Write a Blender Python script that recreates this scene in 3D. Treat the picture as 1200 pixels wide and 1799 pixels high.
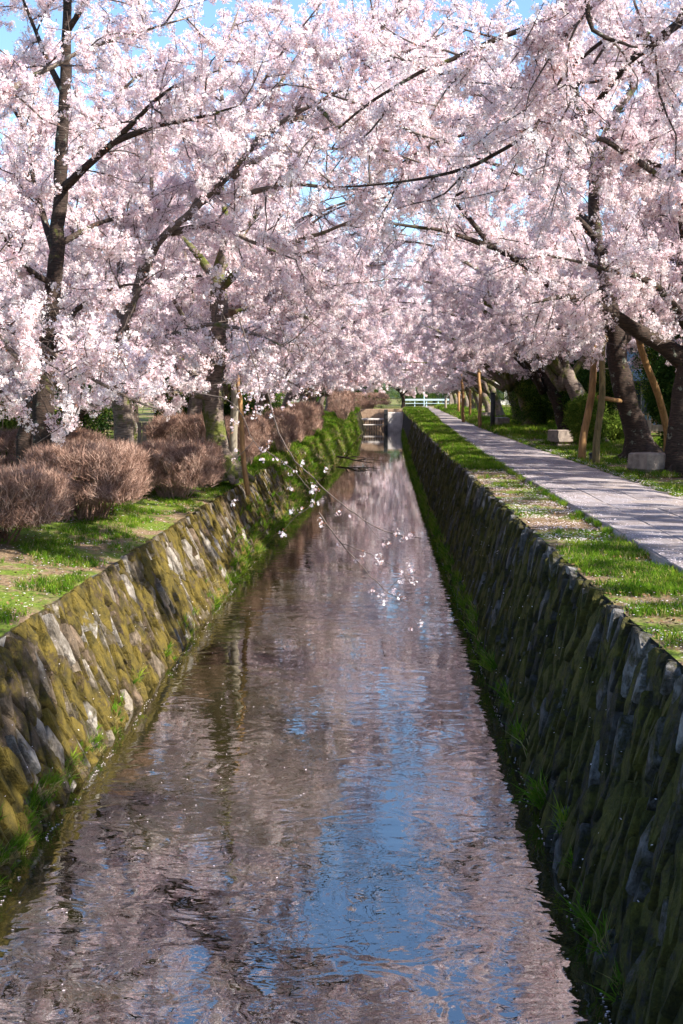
import bpy, math, random
import numpy as np
from mathutils import Vector, Matrix, Euler, noise as mnoise

for o in list(bpy.data.objects):
    bpy.data.objects.remove(o)
SC = bpy.context.scene
COL = SC.collection
R = math.radians

# ------------------------------------------------------------------ camera
CAM_H = 3.4
cam_data = bpy.data.cameras.new("camera")
cam_data.lens = 44.0
cam_data.sensor_width = 36.0
cam_data.sensor_height = 36.0
cam_data.clip_start = 0.1
cam_data.clip_end = 3000
cam = bpy.data.objects.new("camera", cam_data)
COL.objects.link(cam)
cam.location = (0, 0, CAM_H)
cam.rotation_euler = (R(90 - 5.45), 0, R(1.77))
SC.camera = cam

# ------------------------------------------------------------------ sky + sun
SUN_EL, SUN_AZ = 38.0, 118.0          # azimuth clockwise from +Y
world = bpy.data.worlds.new("World")
SC.world = world
world.use_nodes = True
wn = world.node_tree
for n in list(wn.nodes):
    wn.nodes.remove(n)
sky = wn.nodes.new("ShaderNodeTexSky")
sky.sky_type = 'NISHITA'
sky.sun_disc = False
sky.sun_elevation = R(SUN_EL)
sky.sun_rotation = R(SUN_AZ)
sky.air_density = 1.1
sky.dust_density = 0.6
sky.ozone_density = 5.5
bg = wn.nodes.new("ShaderNodeBackground")
bg.inputs[1].default_value = 0.11
wo = wn.nodes.new("ShaderNodeOutputWorld")
wn.links.new(sky.outputs[0], bg.inputs[0])
wn.links.new(bg.outputs[0], wo.inputs[0])

sd = bpy.data.lights.new("sun", 'SUN')
sd.energy = 5.0
sd.angle = R(0.5)
sd.color = (1.0, 0.95, 0.87)
sun = bpy.data.objects.new("sun", sd)
COL.objects.link(sun)
sdir = Vector((math.cos(R(SUN_EL)) * math.sin(R(SUN_AZ)),
               math.cos(R(SUN_EL)) * math.cos(R(SUN_AZ)), math.sin(R(SUN_EL))))
sun.rotation_euler = sdir.to_track_quat('Z', 'Y').to_euler()
sun.location = sdir * 60

SC.view_settings.view_transform = 'Standard'
SC.view_settings.look = 'None'
SC.view_settings.exposure = 1.42
SC.view_settings.gamma = 1
SC.view_settings.use_curve_mapping = False
SC.cycles.max_bounces = 8
SC.cycles.diffuse_bounces = 6
SC.cycles.transmission_bounces = 5
SC.cycles.glossy_bounces = 2

# ------------------------------------------------------------------ helpers
FPX = 44.0 / 36.0 * 1799.0
CMAT = Euler(cam.rotation_euler).to_matrix()


def at(px, py, Y):
    """point of the place seen at photo pixel px,py at distance Y"""
    d = CMAT @ Vector((px - 600.0, -(py - 899.5), -FPX))
    return Vector((d.x / d.y * Y, Y, CAM_H + d.z / d.y * Y))


def mesh_from(name, verts, faces, mat=None, smooth=False, mats=None, midx=None, attr=None):
    me = bpy.data.meshes.new(name)
    me.from_pydata([tuple(v) for v in verts] if not isinstance(verts, np.ndarray) else verts.tolist(), [], faces)
    if mats:
        for m in mats:
            me.materials.append(m)
    elif mat:
        me.materials.append(mat)
    if midx is not None:
        me.polygons.foreach_set("material_index", np.asarray(midx, dtype=np.int32))
    if smooth:
        me.polygons.foreach_set("use_smooth", [True] * len(me.polygons))
    if attr is not None:
        a = me.attributes.new("rnd", 'FLOAT', 'POINT')
        a.data.foreach_set("value", np.asarray(attr, dtype=np.float32))
    me.update()
    return me


def link(name, data, parent=None, loc=None, rot=None, **props):
    o = bpy.data.objects.new(name, data)
    COL.objects.link(o)
    if parent is not None:
        o.parent = parent
    if loc is not None:
        o.location = loc
    if rot is not None:
        o.rotation_euler = rot
    for k, v in props.items():
        if v:
            o[k] = v
    return o


def thing(name, label, category, loc=(0, 0, 0), group=None, rot=(0, 0, 0)):
    return link(name, None, None, loc, rot, label=label, category=category, group=group)


def copy_tree(o, parent=None):
    c = o.copy()
    COL.objects.link(c)
    c.parent = parent
    for ch in CH.get(o.name, []):
        copy_tree(ch, c)
    return c


CH = {}


def kids(o):
    CH[o.name] = [c for c in o.children]


class MB:
    """collects simple solids into one mesh"""

    def __init__(s):
        s.v = []
        s.f = []

    def box(s, c, size, rot=None, taper=1.0, bev=0.0):
        hx, hy, hz = size[0] / 2, size[1] / 2, size[2] / 2
        b = min(bev, hx * .9, hy * .9, hz * .9)
        base = len(s.v)
        pts = []
        if b <= 0:
            for z in (-hz, hz):
                k = taper if z > 0 else 1
                for x, y in ((-hx, -hy), (hx, -hy), (hx, hy), (-hx, hy)):
                    pts.append(Vector((x * k, y * k, z)))
            fs = [(3, 2, 1, 0), (4, 5, 6, 7), (0, 1, 5, 4), (1, 2, 6, 5), (2, 3, 7, 6), (3, 0, 4, 7)]
        else:
            rings = [(-hz, b), (-hz + b, 0), (hz - b, 0), (hz, b)]
            for z, ins in rings:
                k = taper if z > 0 else 1
                for x, y in ((-hx + b, -hy + ins), (hx - b, -hy + ins), (hx - ins, -hy + b), (hx - ins, hy - b),
                             (hx - b, hy - ins), (-hx + b, hy - ins), (-hx + ins, hy - b), (-hx + ins, -hy + b)):
                    pts.append(Vector((x * k, y * k, z)))
            fs = [tuple(range(7, -1, -1)), tuple(range(24, 32))]
            for r in range(3):
                for i in range(8):
                    j = (i + 1) % 8
                    fs.append((r * 8 + i, r * 8 + j, r * 8 + 8 + j, r * 8 + 8 + i))
        m = rot.to_matrix() if isinstance(rot, Euler) else (rot if rot else Matrix.Identity(3))
        for p in pts:
            s.v.append(m @ p + Vector(c))
        s.f += [tuple(i + base for i in f) for f in fs]
        return s

    def tube(s, pts, rads, n=8, rng=None, wob=0.0, caps=True):
        P = np.array([tuple(p) for p in pts], dtype=float)
        k = len(P)
        if np.isscalar(rads):
            rads = [rads] * k
        T = np.gradient(P, axis=0)
        T /= (np.linalg.norm(T, axis=1)[:, None] + 1e-9)
        up = np.array([0.31, 0.17, 0.93]) if abs(T[0][2]) < 0.8 else np.array([0.9, 0.3, 0.1])
        A = np.cross(T, up)
        A /= (np.linalg.norm(A, axis=1)[:, None] + 1e-9)
        B = np.cross(T, A)
        ang = np.arange(n) * 2 * math.pi / n
        rr = np.asarray(rads)[:, None] * np.ones((1, n))
        if rng is not None and wob > 0:
            rr = rr * (1 + wob * (rng.random((k, n)) - .5) * 2)
        V = P[:, None, :] + A[:, None, :] * (np.cos(ang)[None, :, None] * rr[:, :, None]) \
            + B[:, None, :] * (np.sin(ang)[None, :, None] * rr[:, :, None])
        base = len(s.v)
        s.v += [Vector(v) for v in V.reshape(-1, 3)] if k * n < 200 else [tuple(v) for v in V.reshape(-1, 3)]
        for r in range(k - 1):
            a = base + r * n
            for i in range(n):
                j = (i + 1) % n
                s.f.append((a + i, a + n + i, a + n + j, a + j))
        if caps:
            s.f.append(tuple(range(base, base + n)))
            s.f.append(tuple(range(base + (k - 1) * n + n - 1, base + (k - 1) * n - 1, -1)))
        return s

    def build(s, name, mat, parent=None, smooth=False, **props):
        me = mesh_from(name, [tuple(v) for v in s.v], s.f, mat, smooth)
        return link(name, me, parent, **props)


def tubes_mesh(name, tubes, mat, smooth=True):
    """many tubes (pts Nx3, r0, r1, sides) into one mesh, fast"""
    VV, FF, off = [], [], 0
    for P, r0, r1, n in tubes:
        k = len(P)
        T = np.gradient(P, axis=0)
        T /= (np.linalg.norm(T, axis=1)[:, None] + 1e-9)
        up = np.array([0.31, 0.17, 0.93]) if abs(T[0][2]) < 0.8 else np.array([0.9, 0.3, 0.1])
        A = np.cross(T, up)
        A /= (np.linalg.norm(A, axis=1)[:, None] + 1e-9)
        B = np.cross(T, A)
        ang = np.arange(n) * 2 * math.pi / n
        rr = np.linspace(r0, r1, k)[:, None]
        V = P[:, None, :] + A[:, None, :] * (np.cos(ang)[None, :] * rr)[:, :, None] \
            + B[:, None, :] * (np.sin(ang)[None, :] * rr)[:, :, None]
        VV.append(V.reshape(-1, 3))
        i = np.arange(n)
        j = (i + 1) % n
        for r in range(k - 1):
            a = off + r * n
            FF.append(np.stack([a + i, a + n + i, a + n + j, a + j], 1))
        off += k * n
    V = np.concatenate(VV)
    F = np.concatenate(FF)
    me = bpy.data.meshes.new(name)
    me.vertices.add(len(V))
    me.vertices.foreach_set("co", V.astype(np.float32).ravel())
    me.loops.add(len(F) * 4)
    me.loops.foreach_set("vertex_index", F.astype(np.int32).ravel())
    me.polygons.add(len(F))
    me.polygons.foreach_set("loop_start", np.arange(len(F), dtype=np.int32) * 4)
    me.polygons.foreach_set("use_smooth", np.ones(len(F), dtype=bool) if smooth else np.zeros(len(F), dtype=bool))
    me.materials.append(mat)
    me.update(calc_edges=True)
    return me


def crom(pts, step):
    """catmull-rom resample"""
    P = [np.array(tuple(p), dtype=float) for p in pts]
    P = [2 * P[0] - P[1]] + P + [2 * P[-1] - P[-2]]
    out = []
    for i in range(1, len(P) - 2):
        n = max(2, int(np.linalg.norm(P[i + 1] - P[i]) / step))
        for t in np.arange(n) / n:
            a, b, c, d = P[i - 1], P[i], P[i + 1], P[i + 2]
            out.append(0.5 * ((2 * b) + (-a + c) * t + (2 * a - 5 * b + 4 * c - d) * t * t + (-a + 3 * b - 3 * c + d) * t ** 3))
    out.append(P[-2])
    return np.array(out)


# ------------------------------------------------------------------ materials
def new_mat(name):
    m = bpy.data.materials.new(name)
    m.use_nodes = True
    nt = m.node_tree
    for n in list(nt.nodes):
        nt.nodes.remove(n)
    out = nt.nodes.new("ShaderNodeOutputMaterial")
    return m, nt, out


def ramp(nt, fac, stops, interp='LINEAR'):
    r = nt.nodes.new("ShaderNodeValToRGB")
    r.color_ramp.interpolation = interp
    while len(r.color_ramp.elements) < len(stops):
        r.color_ramp.elements.new(0.5)
    for e, (p, c) in zip(r.color_ramp.elements, stops):
        e.position = p
        e.color = (c[0], c[1], c[2], 1) if hasattr(c, '__len__') else (c, c, c, 1)
    nt.links.new(fac, r.inputs[0])
    return r.outputs[0]


def noise_tex(nt, scale, detail=4, rough=0.55, vec=None, dist=0.0):
    n = nt.nodes.new("ShaderNodeTexNoise")
    n.inputs['Scale'].default_value = scale
    n.inputs['Detail'].default_value = detail
    n.inputs['Roughness'].default_value = rough
    n.inputs['Distortion'].default_value = dist
    if vec is not None:
        nt.links.new(vec, n.inputs['Vector'])
    return n.outputs[0]


def geo_pos(nt, scale=(1, 1, 1)):
    g = nt.nodes.new("ShaderNodeNewGeometry")
    mp = nt.nodes.new("ShaderNodeMapping")
    mp.inputs['Scale'].default_value = scale
    nt.links.new(g.outputs['Position'], mp.inputs[0])
    return mp.outputs[0]


def mix(nt, fac, a, b, mode='MIX'):
    m = nt.nodes.new("ShaderNodeMix")
    m.data_type = 'RGBA'
    m.blend_type = mode
    for sock, val in ((m.inputs[0], fac), (m.inputs[6], a), (m.inputs[7], b)):
        if isinstance(val, (int, float)):
            sock.default_value = val
        elif isinstance(val, (tuple, list)):
            sock.default_value = (val[0], val[1], val[2], 1)
        else:
            nt.links.new(val, sock)
    return m.outputs[2]


def math_n(nt, op, a, b=None):
    m = nt.nodes.new("ShaderNodeMath")
    m.operation = op
    for s, v in ((m.inputs[0], a), (m.inputs[1], b)):
        if v is None:
            continue
        if isinstance(v, (int, float)):
            s.default_value = v
        else:
            nt.links.new(v, s)
    return m.outputs[0]


def bump(nt, h, strength=0.5, dist=0.02):
    b = nt.nodes.new("ShaderNodeBump")
    b.inputs['Strength'].default_value = strength
    b.inputs['Distance'].default_value = dist
    nt.links.new(h, b.inputs['Height'])
    return b.outputs[0]


def bsdf(nt, out, color, rough=0.8, normal=None, spec=0.3, ior=None):
    p = nt.nodes.new("ShaderNodeBsdfPrincipled")
    if isinstance(color, (tuple, list)):
        p.inputs['Base Color'].default_value = (color[0], color[1], color[2], 1)
    else:
        nt.links.new(color, p.inputs['Base Color'])
    if isinstance(rough, (int, float)):
        p.inputs['Roughness'].default_value = rough
    else:
        nt.links.new(rough, p.inputs['Roughness'])
    p.inputs['Specular IOR Level'].default_value = spec
    if ior:
        p.inputs['IOR'].default_value = ior
    if normal is not None:
        nt.links.new(normal, p.inputs['Normal'])
    nt.links.new(p.outputs[0], out.inputs[0])
    return p


def mat_simple(name, c1, c2, scale=6, rough=0.85, bstr=0.3, bdist=0.01, stretch=(1, 1, 1), spec=0.25):
    m, nt, out = new_mat(name)
    v = geo_pos(nt, stretch)
    n = noise_tex(nt, scale, 5, 0.6, v)
    col = ramp(nt, n, [(0.3, c1), (0.7, c2)])
    n2 = noise_tex(nt, scale * 5, 4, 0.6, v)
    bsdf(nt, out, col, rough, bump(nt, n2, bstr, bdist), spec)
    return m


def mat_leafy(name, stops, transl=0.35, scale=1.2, tcol=None, rnd=0.5):
    """thin leaves and petals: diffuse + translucent, colour varies per clump"""
    m, nt, out = new_mat(name)
    v = geo_pos(nt)
    n = noise_tex(nt, scale, 3, 0.6, v)
    oi = nt.nodes.new("ShaderNodeObjectInfo")
    f = math_n(nt, 'ADD', math_n(nt, 'MULTIPLY', n, 1 - rnd), math_n(nt, 'MULTIPLY', oi.outputs['Random'], rnd))
    col = ramp(nt, f, stops)
    d = nt.nodes.new("ShaderNodeBsdfDiffuse")
    t = nt.nodes.new("ShaderNodeBsdfTranslucent")
    nt.links.new(col, d.inputs[0])
    if tcol:
        nt.links.new(mix(nt, 1.0, col, tcol, 'MULTIPLY'), t.inputs[0])
    else:
        nt.links.new(col, t.inputs[0])
    mx = nt.nodes.new("ShaderNodeMixShader")
    mx.inputs[0].default_value = transl
    nt.links.new(d.outputs[0], mx.inputs[1])
    nt.links.new(t.outputs[0], mx.inputs[2])
    nt.links.new(mx.outputs[0], out.inputs[0])
    return m


M = {}
M['petal'] = mat_leafy('petal', [(0.2, (0.86, 0.69, 0.725)), (0.5, (0.90, 0.785, 0.80)), (0.8, (0.93, 0.875, 0.87))], 0.42, 0.8, None, 0.75)
M['calyx'] = mat_simple('calyx', (0.20, 0.07, 0.045), (0.40, 0.16, 0.08), 20, 0.7)
M['twig'] = mat_simple('twig_bark', (0.055, 0.04, 0.035), (0.12, 0.09, 0.075), 12, 0.85)
M['hedge_twig'] = mat_leafy('hedge_twig', [(0.25, (0.14, 0.078, 0.056)), (0.55, (0.31, 0.19, 0.145)), (0.8, (0.50, 0.35, 0.27))], 0.1, 2.5)
M['leaf'] = mat_leafy('evergreen_leaf', [(0.25, (0.018, 0.045, 0.012)), (0.6, (0.04, 0.085, 0.018)), (0.85, (0.10, 0.15, 0.03))], 0.25, 1.5)
M['leaf_light'] = mat_leafy('light_leaf', [(0.25, (0.06, 0.11, 0.015)), (0.6, (0.14, 0.20, 0.03)), (0.85, (0.24, 0.27, 0.05))], 0.35, 1.5)
M['grass'] = mat_leafy('grass_blade', [(0.2, (0.035, 0.09, 0.008)), (0.5, (0.10, 0.20, 0.014)), (0.85, (0.24, 0.29, 0.03))], 0.4, 1.6)
M['grass_dry'] = mat_leafy('dry_grass_blade', [(0.2, (0.20, 0.17, 0.05)), (0.8, (0.42, 0.34, 0.16))], 0.3, 1.6)
M['wood'] = mat_simple('prop_wood', (0.16, 0.085, 0.035), (0.36, 0.20, 0.08), 5, 0.75, 0.4, 0.01, (4, 4, .6))
M['wood_grey'] = mat_simple('weathered_wood', (0.17, 0.14, 0.10), (0.34, 0.29, 0.22), 5, 0.85, 0.4, 0.01, (4, 4, .6))
M['prop_dark'] = mat_simple('mossy_prop_wood', (0.07, 0.055, 0.025), (0.19, 0.145, 0.065), 5, 0.85, 0.5, 0.01, (4, 4, .6))
M['rope'] = mat_simple('rope', (0.10, 0.06, 0.03), (0.17, 0.11, 0.06), 30, 0.95)
M['concrete'] = mat_simple('concrete', (0.40, 0.36, 0.33), (0.66, 0.60, 0.56), 3, 0.85, 0.25)
M['dark_metal'] = mat_simple('dark_metal', (0.02, 0.022, 0.022), (0.05, 0.05, 0.05), 8, 0.5)
M['white_metal'] = mat_simple('painted_rail', (0.34, 0.47, 0.50), (0.46, 0.57, 0.60), 5, 0.45)
M['plaster'] = mat_simple('plaster', (0.55, 0.52, 0.46), (0.68, 0.65, 0.6), 1.5, 0.9, 0.1)
M['plaster_blue'] = mat_simple('blue_cladding', (0.16, 0.27, 0.42), (0.22, 0.34, 0.50), 1.5, 0.8, 0.1)
M['roof'] = mat_simple('roof_tile', (0.07, 0.075, 0.085), (0.13, 0.135, 0.15), 3, 0.6, 0.3)
M['glass'] = mat_simple('window_glass', (0.03, 0.04, 0.05), (0.05, 0.06, 0.07), 2, 0.1, 0.0, 0.01, (1, 1, 1), 0.6)
M['red'] = mat_simple('red_plastic', (0.55, 0.06, 0.05), (0.65, 0.10, 0.08), 5, 0.5)
M['blue_tarp'] = mat_simple('blue_sheet', (0.06, 0.12, 0.28), (0.09, 0.17, 0.34), 5, 0.6)
M['brown_fence'] = mat_simple('fence_wood', (0.22, 0.14, 0.09), (0.36, 0.25, 0.17), 5, 0.8, 0.3)


def mat_bark(name, moss, c1=(0.06, 0.045, 0.037), c2=(0.25, 0.19, 0.155)):
    m, nt, out = new_mat(name)
    v = geo_pos(nt, (1, 1, 1.0))
    n = noise_tex(nt, 9, 6, 0.65, v)
    vs = geo_pos(nt, (2.0, 2.0, 12.0))
    n3 = noise_tex(nt, 4, 4, 0.6, vs)
    col = ramp(nt, n3, [(0.3, c1), (0.7, c2)])
    lich = ramp(nt, noise_tex(nt, 5, 5, 0.7, v), [(0.60, 0.0), (0.66, 1.0)])
    col = mix(nt, math_n(nt, 'MULTIPLY', lich, 0.6), col, (0.30, 0.32, 0.25))
    mo = ramp(nt, noise_tex(nt, 1.7, 6, 0.7, v), [(0.62 - moss * .3, 0.0), (0.70 - moss * .3, 1.0)])
    mc = ramp(nt, n, [(0.3, (0.04, 0.048, 0.012)), (0.7, (0.15, 0.155, 0.035))])
    col = mix(nt, mo, col, mc)
    h = math_n(nt, 'ADD', n3, math_n(nt, 'MULTIPLY', n, 0.8))
    bsdf(nt, out, col, 0.9, bump(nt, h, 0.9, 0.03), 0.2)
    return m


M['bark'] = mat_bark('cherry_bark', 0.18)
M['bark_mossy'] = mat_bark('mossy_bark', 0.5)
M['bark_dark'] = mat_bark('dark_bark', 0.05, (0.015, 0.011, 0.009), (0.07, 0.046, 0.035))  # dark tone stands in for shade on the trunks


def mat_stone(name, light, moss_lo, moss_hi, mossy, damp):
    """wall stone: each stone its own grey, moss and damp by noise in the place"""
    m, nt, out = new_mat(name)
    v = geo_pos(nt)
    at_ = nt.nodes.new("ShaderNodeAttribute")
    at_.attribute_name = 'rnd'
    base = ramp(nt, at_.outputs['Fac'], light)
    n = noise_tex(nt, 14, 6, 0.65, v)
    base = mix(nt, 1.0, base, ramp(nt, n, [(0.25, 0.45), (0.75, 1.25)]), 'MULTIPLY')
    n_m = noise_tex(nt, 1.5, 3, 0.6, v, 0.4)
    n_f = noise_tex(nt, 9, 6, 0.75, v, 0.3)
    f = math_n(nt, 'ADD', math_n(nt, 'MULTIPLY', n_m, 0.5), math_n(nt, 'MULTIPLY', n_f, 0.4))
    f = math_n(nt, 'ADD', f, math_n(nt, 'MULTIPLY', at_.outputs['Fac'], 0.13))
    mo = ramp(nt, f, [(mossy - .02, 1.0), (mossy + 0.05, 0.0)])
    mcol = ramp(nt, noise_tex(nt, 6, 6, 0.75, v), [(0.3, moss_lo), (0.5, tuple((a + b) / 2 for a, b in zip(moss_lo, moss_hi))), (0.7, moss_hi)])
    dk = ramp(nt, noise_tex(nt, 2.2, 6, 0.75, geo_pos(nt, (1, 1, .6))), [(0.42, 0.75), (0.56, 0.0)])
    base = mix(nt, dk, base, damp)
    col = mix(nt, mo, base, mcol)
    h = math_n(nt, 'ADD', n, math_n(nt, 'MULTIPLY', noise_tex(nt, 45, 3, 0.6, v), 0.5))
    h = math_n(nt, 'ADD', h, math_n(nt, 'MULTIPLY', mo, 0.7))
    bsdf(nt, out, col, 0.85, bump(nt, h, 0.95, 0.035), 0.25)
    return m


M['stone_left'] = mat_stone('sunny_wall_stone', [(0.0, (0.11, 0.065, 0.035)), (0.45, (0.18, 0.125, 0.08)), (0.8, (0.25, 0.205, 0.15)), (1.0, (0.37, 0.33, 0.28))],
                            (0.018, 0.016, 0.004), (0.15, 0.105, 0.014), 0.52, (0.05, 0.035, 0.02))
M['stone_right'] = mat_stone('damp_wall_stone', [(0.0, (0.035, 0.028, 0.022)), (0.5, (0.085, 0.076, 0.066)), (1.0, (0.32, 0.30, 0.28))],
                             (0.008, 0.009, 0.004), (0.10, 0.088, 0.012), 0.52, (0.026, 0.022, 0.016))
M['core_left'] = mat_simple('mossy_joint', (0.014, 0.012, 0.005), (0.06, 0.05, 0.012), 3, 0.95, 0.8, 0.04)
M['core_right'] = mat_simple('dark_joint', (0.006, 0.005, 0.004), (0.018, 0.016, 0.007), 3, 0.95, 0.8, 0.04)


def mat_ground(name, green):
    m, nt, out = new_mat(name)
    v = geo_pos(nt)
    n1 = noise_tex(nt, 0.9, 6, 0.65, v)
    n2 = noise_tex(nt, 18, 5, 0.7, v)
    soil = ramp(nt, n2, [(0.3, (0.10, 0.065, 0.035)), (0.7, (0.30, 0.21, 0.13))])
    gr = ramp(nt, n2, [(0.3, (0.05, 0.085, 0.01)), (0.7, (0.17, 0.22, 0.03))])
    col = mix(nt, ramp(nt, n1, [(green, 0.0), (green + 0.08, 1.0)]), soil, gr)
    bsdf(nt, out, col, 0.95, bump(nt, n2, 0.9, 0.03), 0.1)
    return m


M['ground'] = mat_ground('bank_ground', 0.46)


def mat_gravel():
    m, nt, out = new_mat('path_gravel')
    v = geo_pos(nt)
    n1 = noise_tex(nt, 60, 4, 0.7, v)
    n2 = noise_tex(nt, 1.6, 5, 0.7, v)
    col = ramp(nt, n1, [(0.3, (0.16, 0.135, 0.125)), (0.55, (0.34, 0.30, 0.29)), (0.75, (0.56, 0.48, 0.48))])
    col = mix(nt, ramp(nt, n2, [(0.4, 0.0), (0.65, 0.55)]), col, (0.24, 0.17, 0.12))
    bsdf(nt, out, col, 0.95, bump(nt, n1, 0.8, 0.015), 0.15)
    return m


M['gravel'] = mat_gravel()


def mat_slab():
    m, nt, out = new_mat('paving_stone')
    v = geo_pos(nt)
    at_ = nt.nodes.new("ShaderNodeAttribute")
    at_.attribute_name = 'rnd'
    n1 = noise_tex(nt, 30, 5, 0.7, v)
    base = ramp(nt, at_.outputs['Fac'], [(0, (0.24, 0.21, 0.215)), (1, (0.34, 0.30, 0.305))])
    col = mix(nt, 1.0, base, ramp(nt, n1, [(0.3, 0.6), (0.7, 1.25)]), 'MULTIPLY')
    n2 = noise_tex(nt, 2.2, 5, 0.7, v)
    col = mix(nt, ramp(nt, n2, [(0.42, 0.0), (0.66, 0.75)]), col, (0.17, 0.125, 0.10))
    bsdf(nt, out, col, 0.85, bump(nt, math_n(nt, 'ADD', n1, n2), 0.9, 0.02), 0.25)
    return m


M['slab'] = mat_slab()


def mat_water():
    m, nt, out = new_mat('canal_water')
    v = geo_pos(nt)
    # murky shallow bed seen through: olive silt with darker weed
    n0 = noise_tex(nt, 0.9, 5, 0.65, v)
    col = ramp(nt, n0, [(0.3, (0.009, 0.0085, 0.0025)), (0.7, (0.028, 0.023, 0.007))])
    a = noise_tex(nt, 3.3, 2, 0.45, geo_pos(nt, (0.7, 1.0, 1)), 0.9)
    b = noise_tex(nt, 12, 2, 0.5, geo_pos(nt, (0.7, 1.1, 1)), 0.5)
    c = noise_tex(nt, 1.1, 2, 0.5, v)
    # ripples fade in and out in patches
    pat = ramp(nt, noise_tex(nt, 0.35, 2, 0.5, v), [(0.35, 0.35), (0.65, 1.0)])
    h = math_n(nt, 'ADD', math_n(nt, 'MULTIPLY', a, 1.0), math_n(nt, 'MULTIPLY', b, 0.08))
    h = math_n(nt, 'MULTIPLY', h, pat)
    h = math_n(nt, 'ADD', h, math_n(nt, 'MULTIPLY', c, 0.6))
    sep = nt.nodes.new("ShaderNodeSeparateXYZ")
    nt.links.new(v, sep.inputs[0])
    mr = nt.nodes.new("ShaderNodeMapRange")       # livelier below, calm upstream
    mr.inputs['From Min'].default_value = 9
    mr.inputs['From Max'].default_value = 38
    mr.inputs['To Min'].default_value = 1.0
    mr.inputs['To Max'].default_value = 0.16
    nt.links.new(sep.outputs[1], mr.inputs['Value'])
    h = math_n(nt, 'MULTIPLY', h, mr.outputs[0])
    nrm = bump(nt, h, 0.42, 0.019)
    bsdf(nt, out, col, 0.0, nrm, 0.5, 3.8)
    return m


M['water'] = mat_water()

# ------------------------------------------------------------------ lie of the land
ZR = 1.8                      # right bank, path level


def zL(Y):
    return 1.3 + 0.5 * min(1, max(0, (Y - 60) / 50.0))


def sm(Y, a, b, amp, p=1.5):
    return amp * (max(0.0, Y - a) / (b - a)) ** p


def xLt(Y): return -3.28 + sm(Y, 22, 80, 0.80, 1.2)
def xLb(Y): return -2.62 + sm(Y, 22, 80, 0.78, 1.2)
def xRb(Y): return 1.30 + sm(Y, 30, 80, 0.28, 1.4)
def xRt(Y): return 1.78 + sm(Y, 30, 80, 0.22, 1.4)
def pc(Y): return sm(Y, 30, 140, 2.0, 1.25)


Y_END = 116.0

# water and its bed
Ys = list(np.arange(-8, Y_END + 0.1, 2.0))
v, f = [], []
for Y in Ys:
    v += [(xLb(Y) - 0.35, Y, 0.0), (xRb(Y) + 0.3, Y, 0.0)]
for i in range(len(Ys) - 1):
    f.append((2 * i, 2 * i + 1, 2 * i + 3, 2 * i + 2))
link("canal_water", mesh_from("canal_water", v, f, M['water']), kind='structure')


def nz(x, y, s=1.0, o=0.0):
    return mnoise.noise(Vector((x * s, y * s, o)))


# ground: one sheet per side, reaching the horizon
def ground(side):
    ys = [-60, -30, -15, -8] + list(np.arange(-4, 60, 0.5)) + list(np.arange(60, 140, 2)) + [145, 155, 170, 200, 260, 400, 800, 1600]
    offs = [0, 0.12, 0.3, 0.55, 0.8, 1.1, 1.5, 2, 2.5, 3.1, 3.8, 4.6, 5.6, 7, 9, 12, 16, 22, 32, 50, 90, 200, 600, 1500]
    v, f = [], []
    for Y in ys:
        yy = min(Y, Y_END + 30)
        if side > 0:
            x0, z0 = xRt(yy), ZR
        else:
            x0, z0 = xLt(yy), zL(Y)
        if Y > Y_END + 4:
            x0 = 0.0
        for k, o in enumerate(offs):
            x = x0 + side * o
            if side > 0:
                d = 0.02 * nz(x, Y, 1.3)
                if 0.75 < o < 3.3:
                    d = min(d, 0.0)
                if o > 3.2:
                    d += 0.10 * min(1, (o - 3.2) / 3) + 0.06 * nz(x, Y, .5, 3)
                z = z0 + d
            else:
                z = z0 + 0.05 * nz(x, Y, 1.1) + min(0.35, 0.11 * o) + (0.06 * nz(x, Y, .4, 5) if o > .5 else 0)
                if o == 0:
                    z = z0 + 0.04 * nz(x, Y, 0.9)
            v.append((x, Y, z))
    n = len(offs)
    for i in range(len(ys) - 1):
        for k in range(n - 1):
            a = i * n + k
            q = (a, a + n, a + n + 1, a + 1)
            f.append(q if side < 0 else q[::-1])
    me = mesh_from("ground", v, f, M['ground'], True)
    o = link("ground", me, kind='structure')
    if me.polygons[0].normal.z < 0:
        me.flip_normals()
    return o


ground(1)
ground(-1)

# path bed with gravel, and the laid stones
ys = list(np.arange(-10, 142, 1.0))
v, f = [], []
rng = np.random.default_rng(5)
for Y in ys:
    a = 2.60 + pc(Y)
    b = 4.55 + pc(Y) * 0.9 + 0.12 * nz(0, Y, .6) - sm(Y, 25, 60, 0.35, 1) * (Y < 60) - 0.35 * (Y >= 60)
    for x, z in ((a, ZR - .02), (a + .03 + .03 * nz(a, Y, 1.5), ZR + .060), (a + .5, ZR + .068), ((a + b) / 2, ZR + .07), (b - .3, ZR + 0.064), (b + 0.15, ZR - .0)):
        v.append((x, Y, z + (0.006 * nz(x, Y, 2) if z > ZR else 0)))
for i in range(len(ys) - 1):
    for k in range(5):
        a = i * 6 + k
        f.append((a, a + 1, a + 7, a + 6))
path = link("path", mesh_from("path", v, f, M['gravel'], False), kind='structure')


def slab_mesh(w, l, rng):
    t = 0.045
    b = 0.012
    j = lambda: rng.uniform(-.012, .012)
    c = [(-w / 2 + j(), -l / 2 + j()), (w / 2 + j(), -l / 2 + j()), (w / 2 + j(), l / 2 + j()), (-w / 2 + j(), l / 2 + j())]
    vv = [(x, y, -t) for x, y in c] + [(x, y, t / 2 - b) for x, y in c]
    vv += [(x - math.copysign(b, x), y - math.copysign(b, y), t / 2 + rng.uniform(-.003, .003)) for x, y in c]
    ff = []
    for r in (0, 4):
        for i in range(4):
            k = (i + 1) % 4
            ff.append((r + i, r + k, r + 4 + k, r + 4 + i))
    ff.append((8, 9, 10, 11))
    return mesh_from("paving_stone", vv, ff, M['slab'], False, attr=[rng.random()] * 12)


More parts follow.
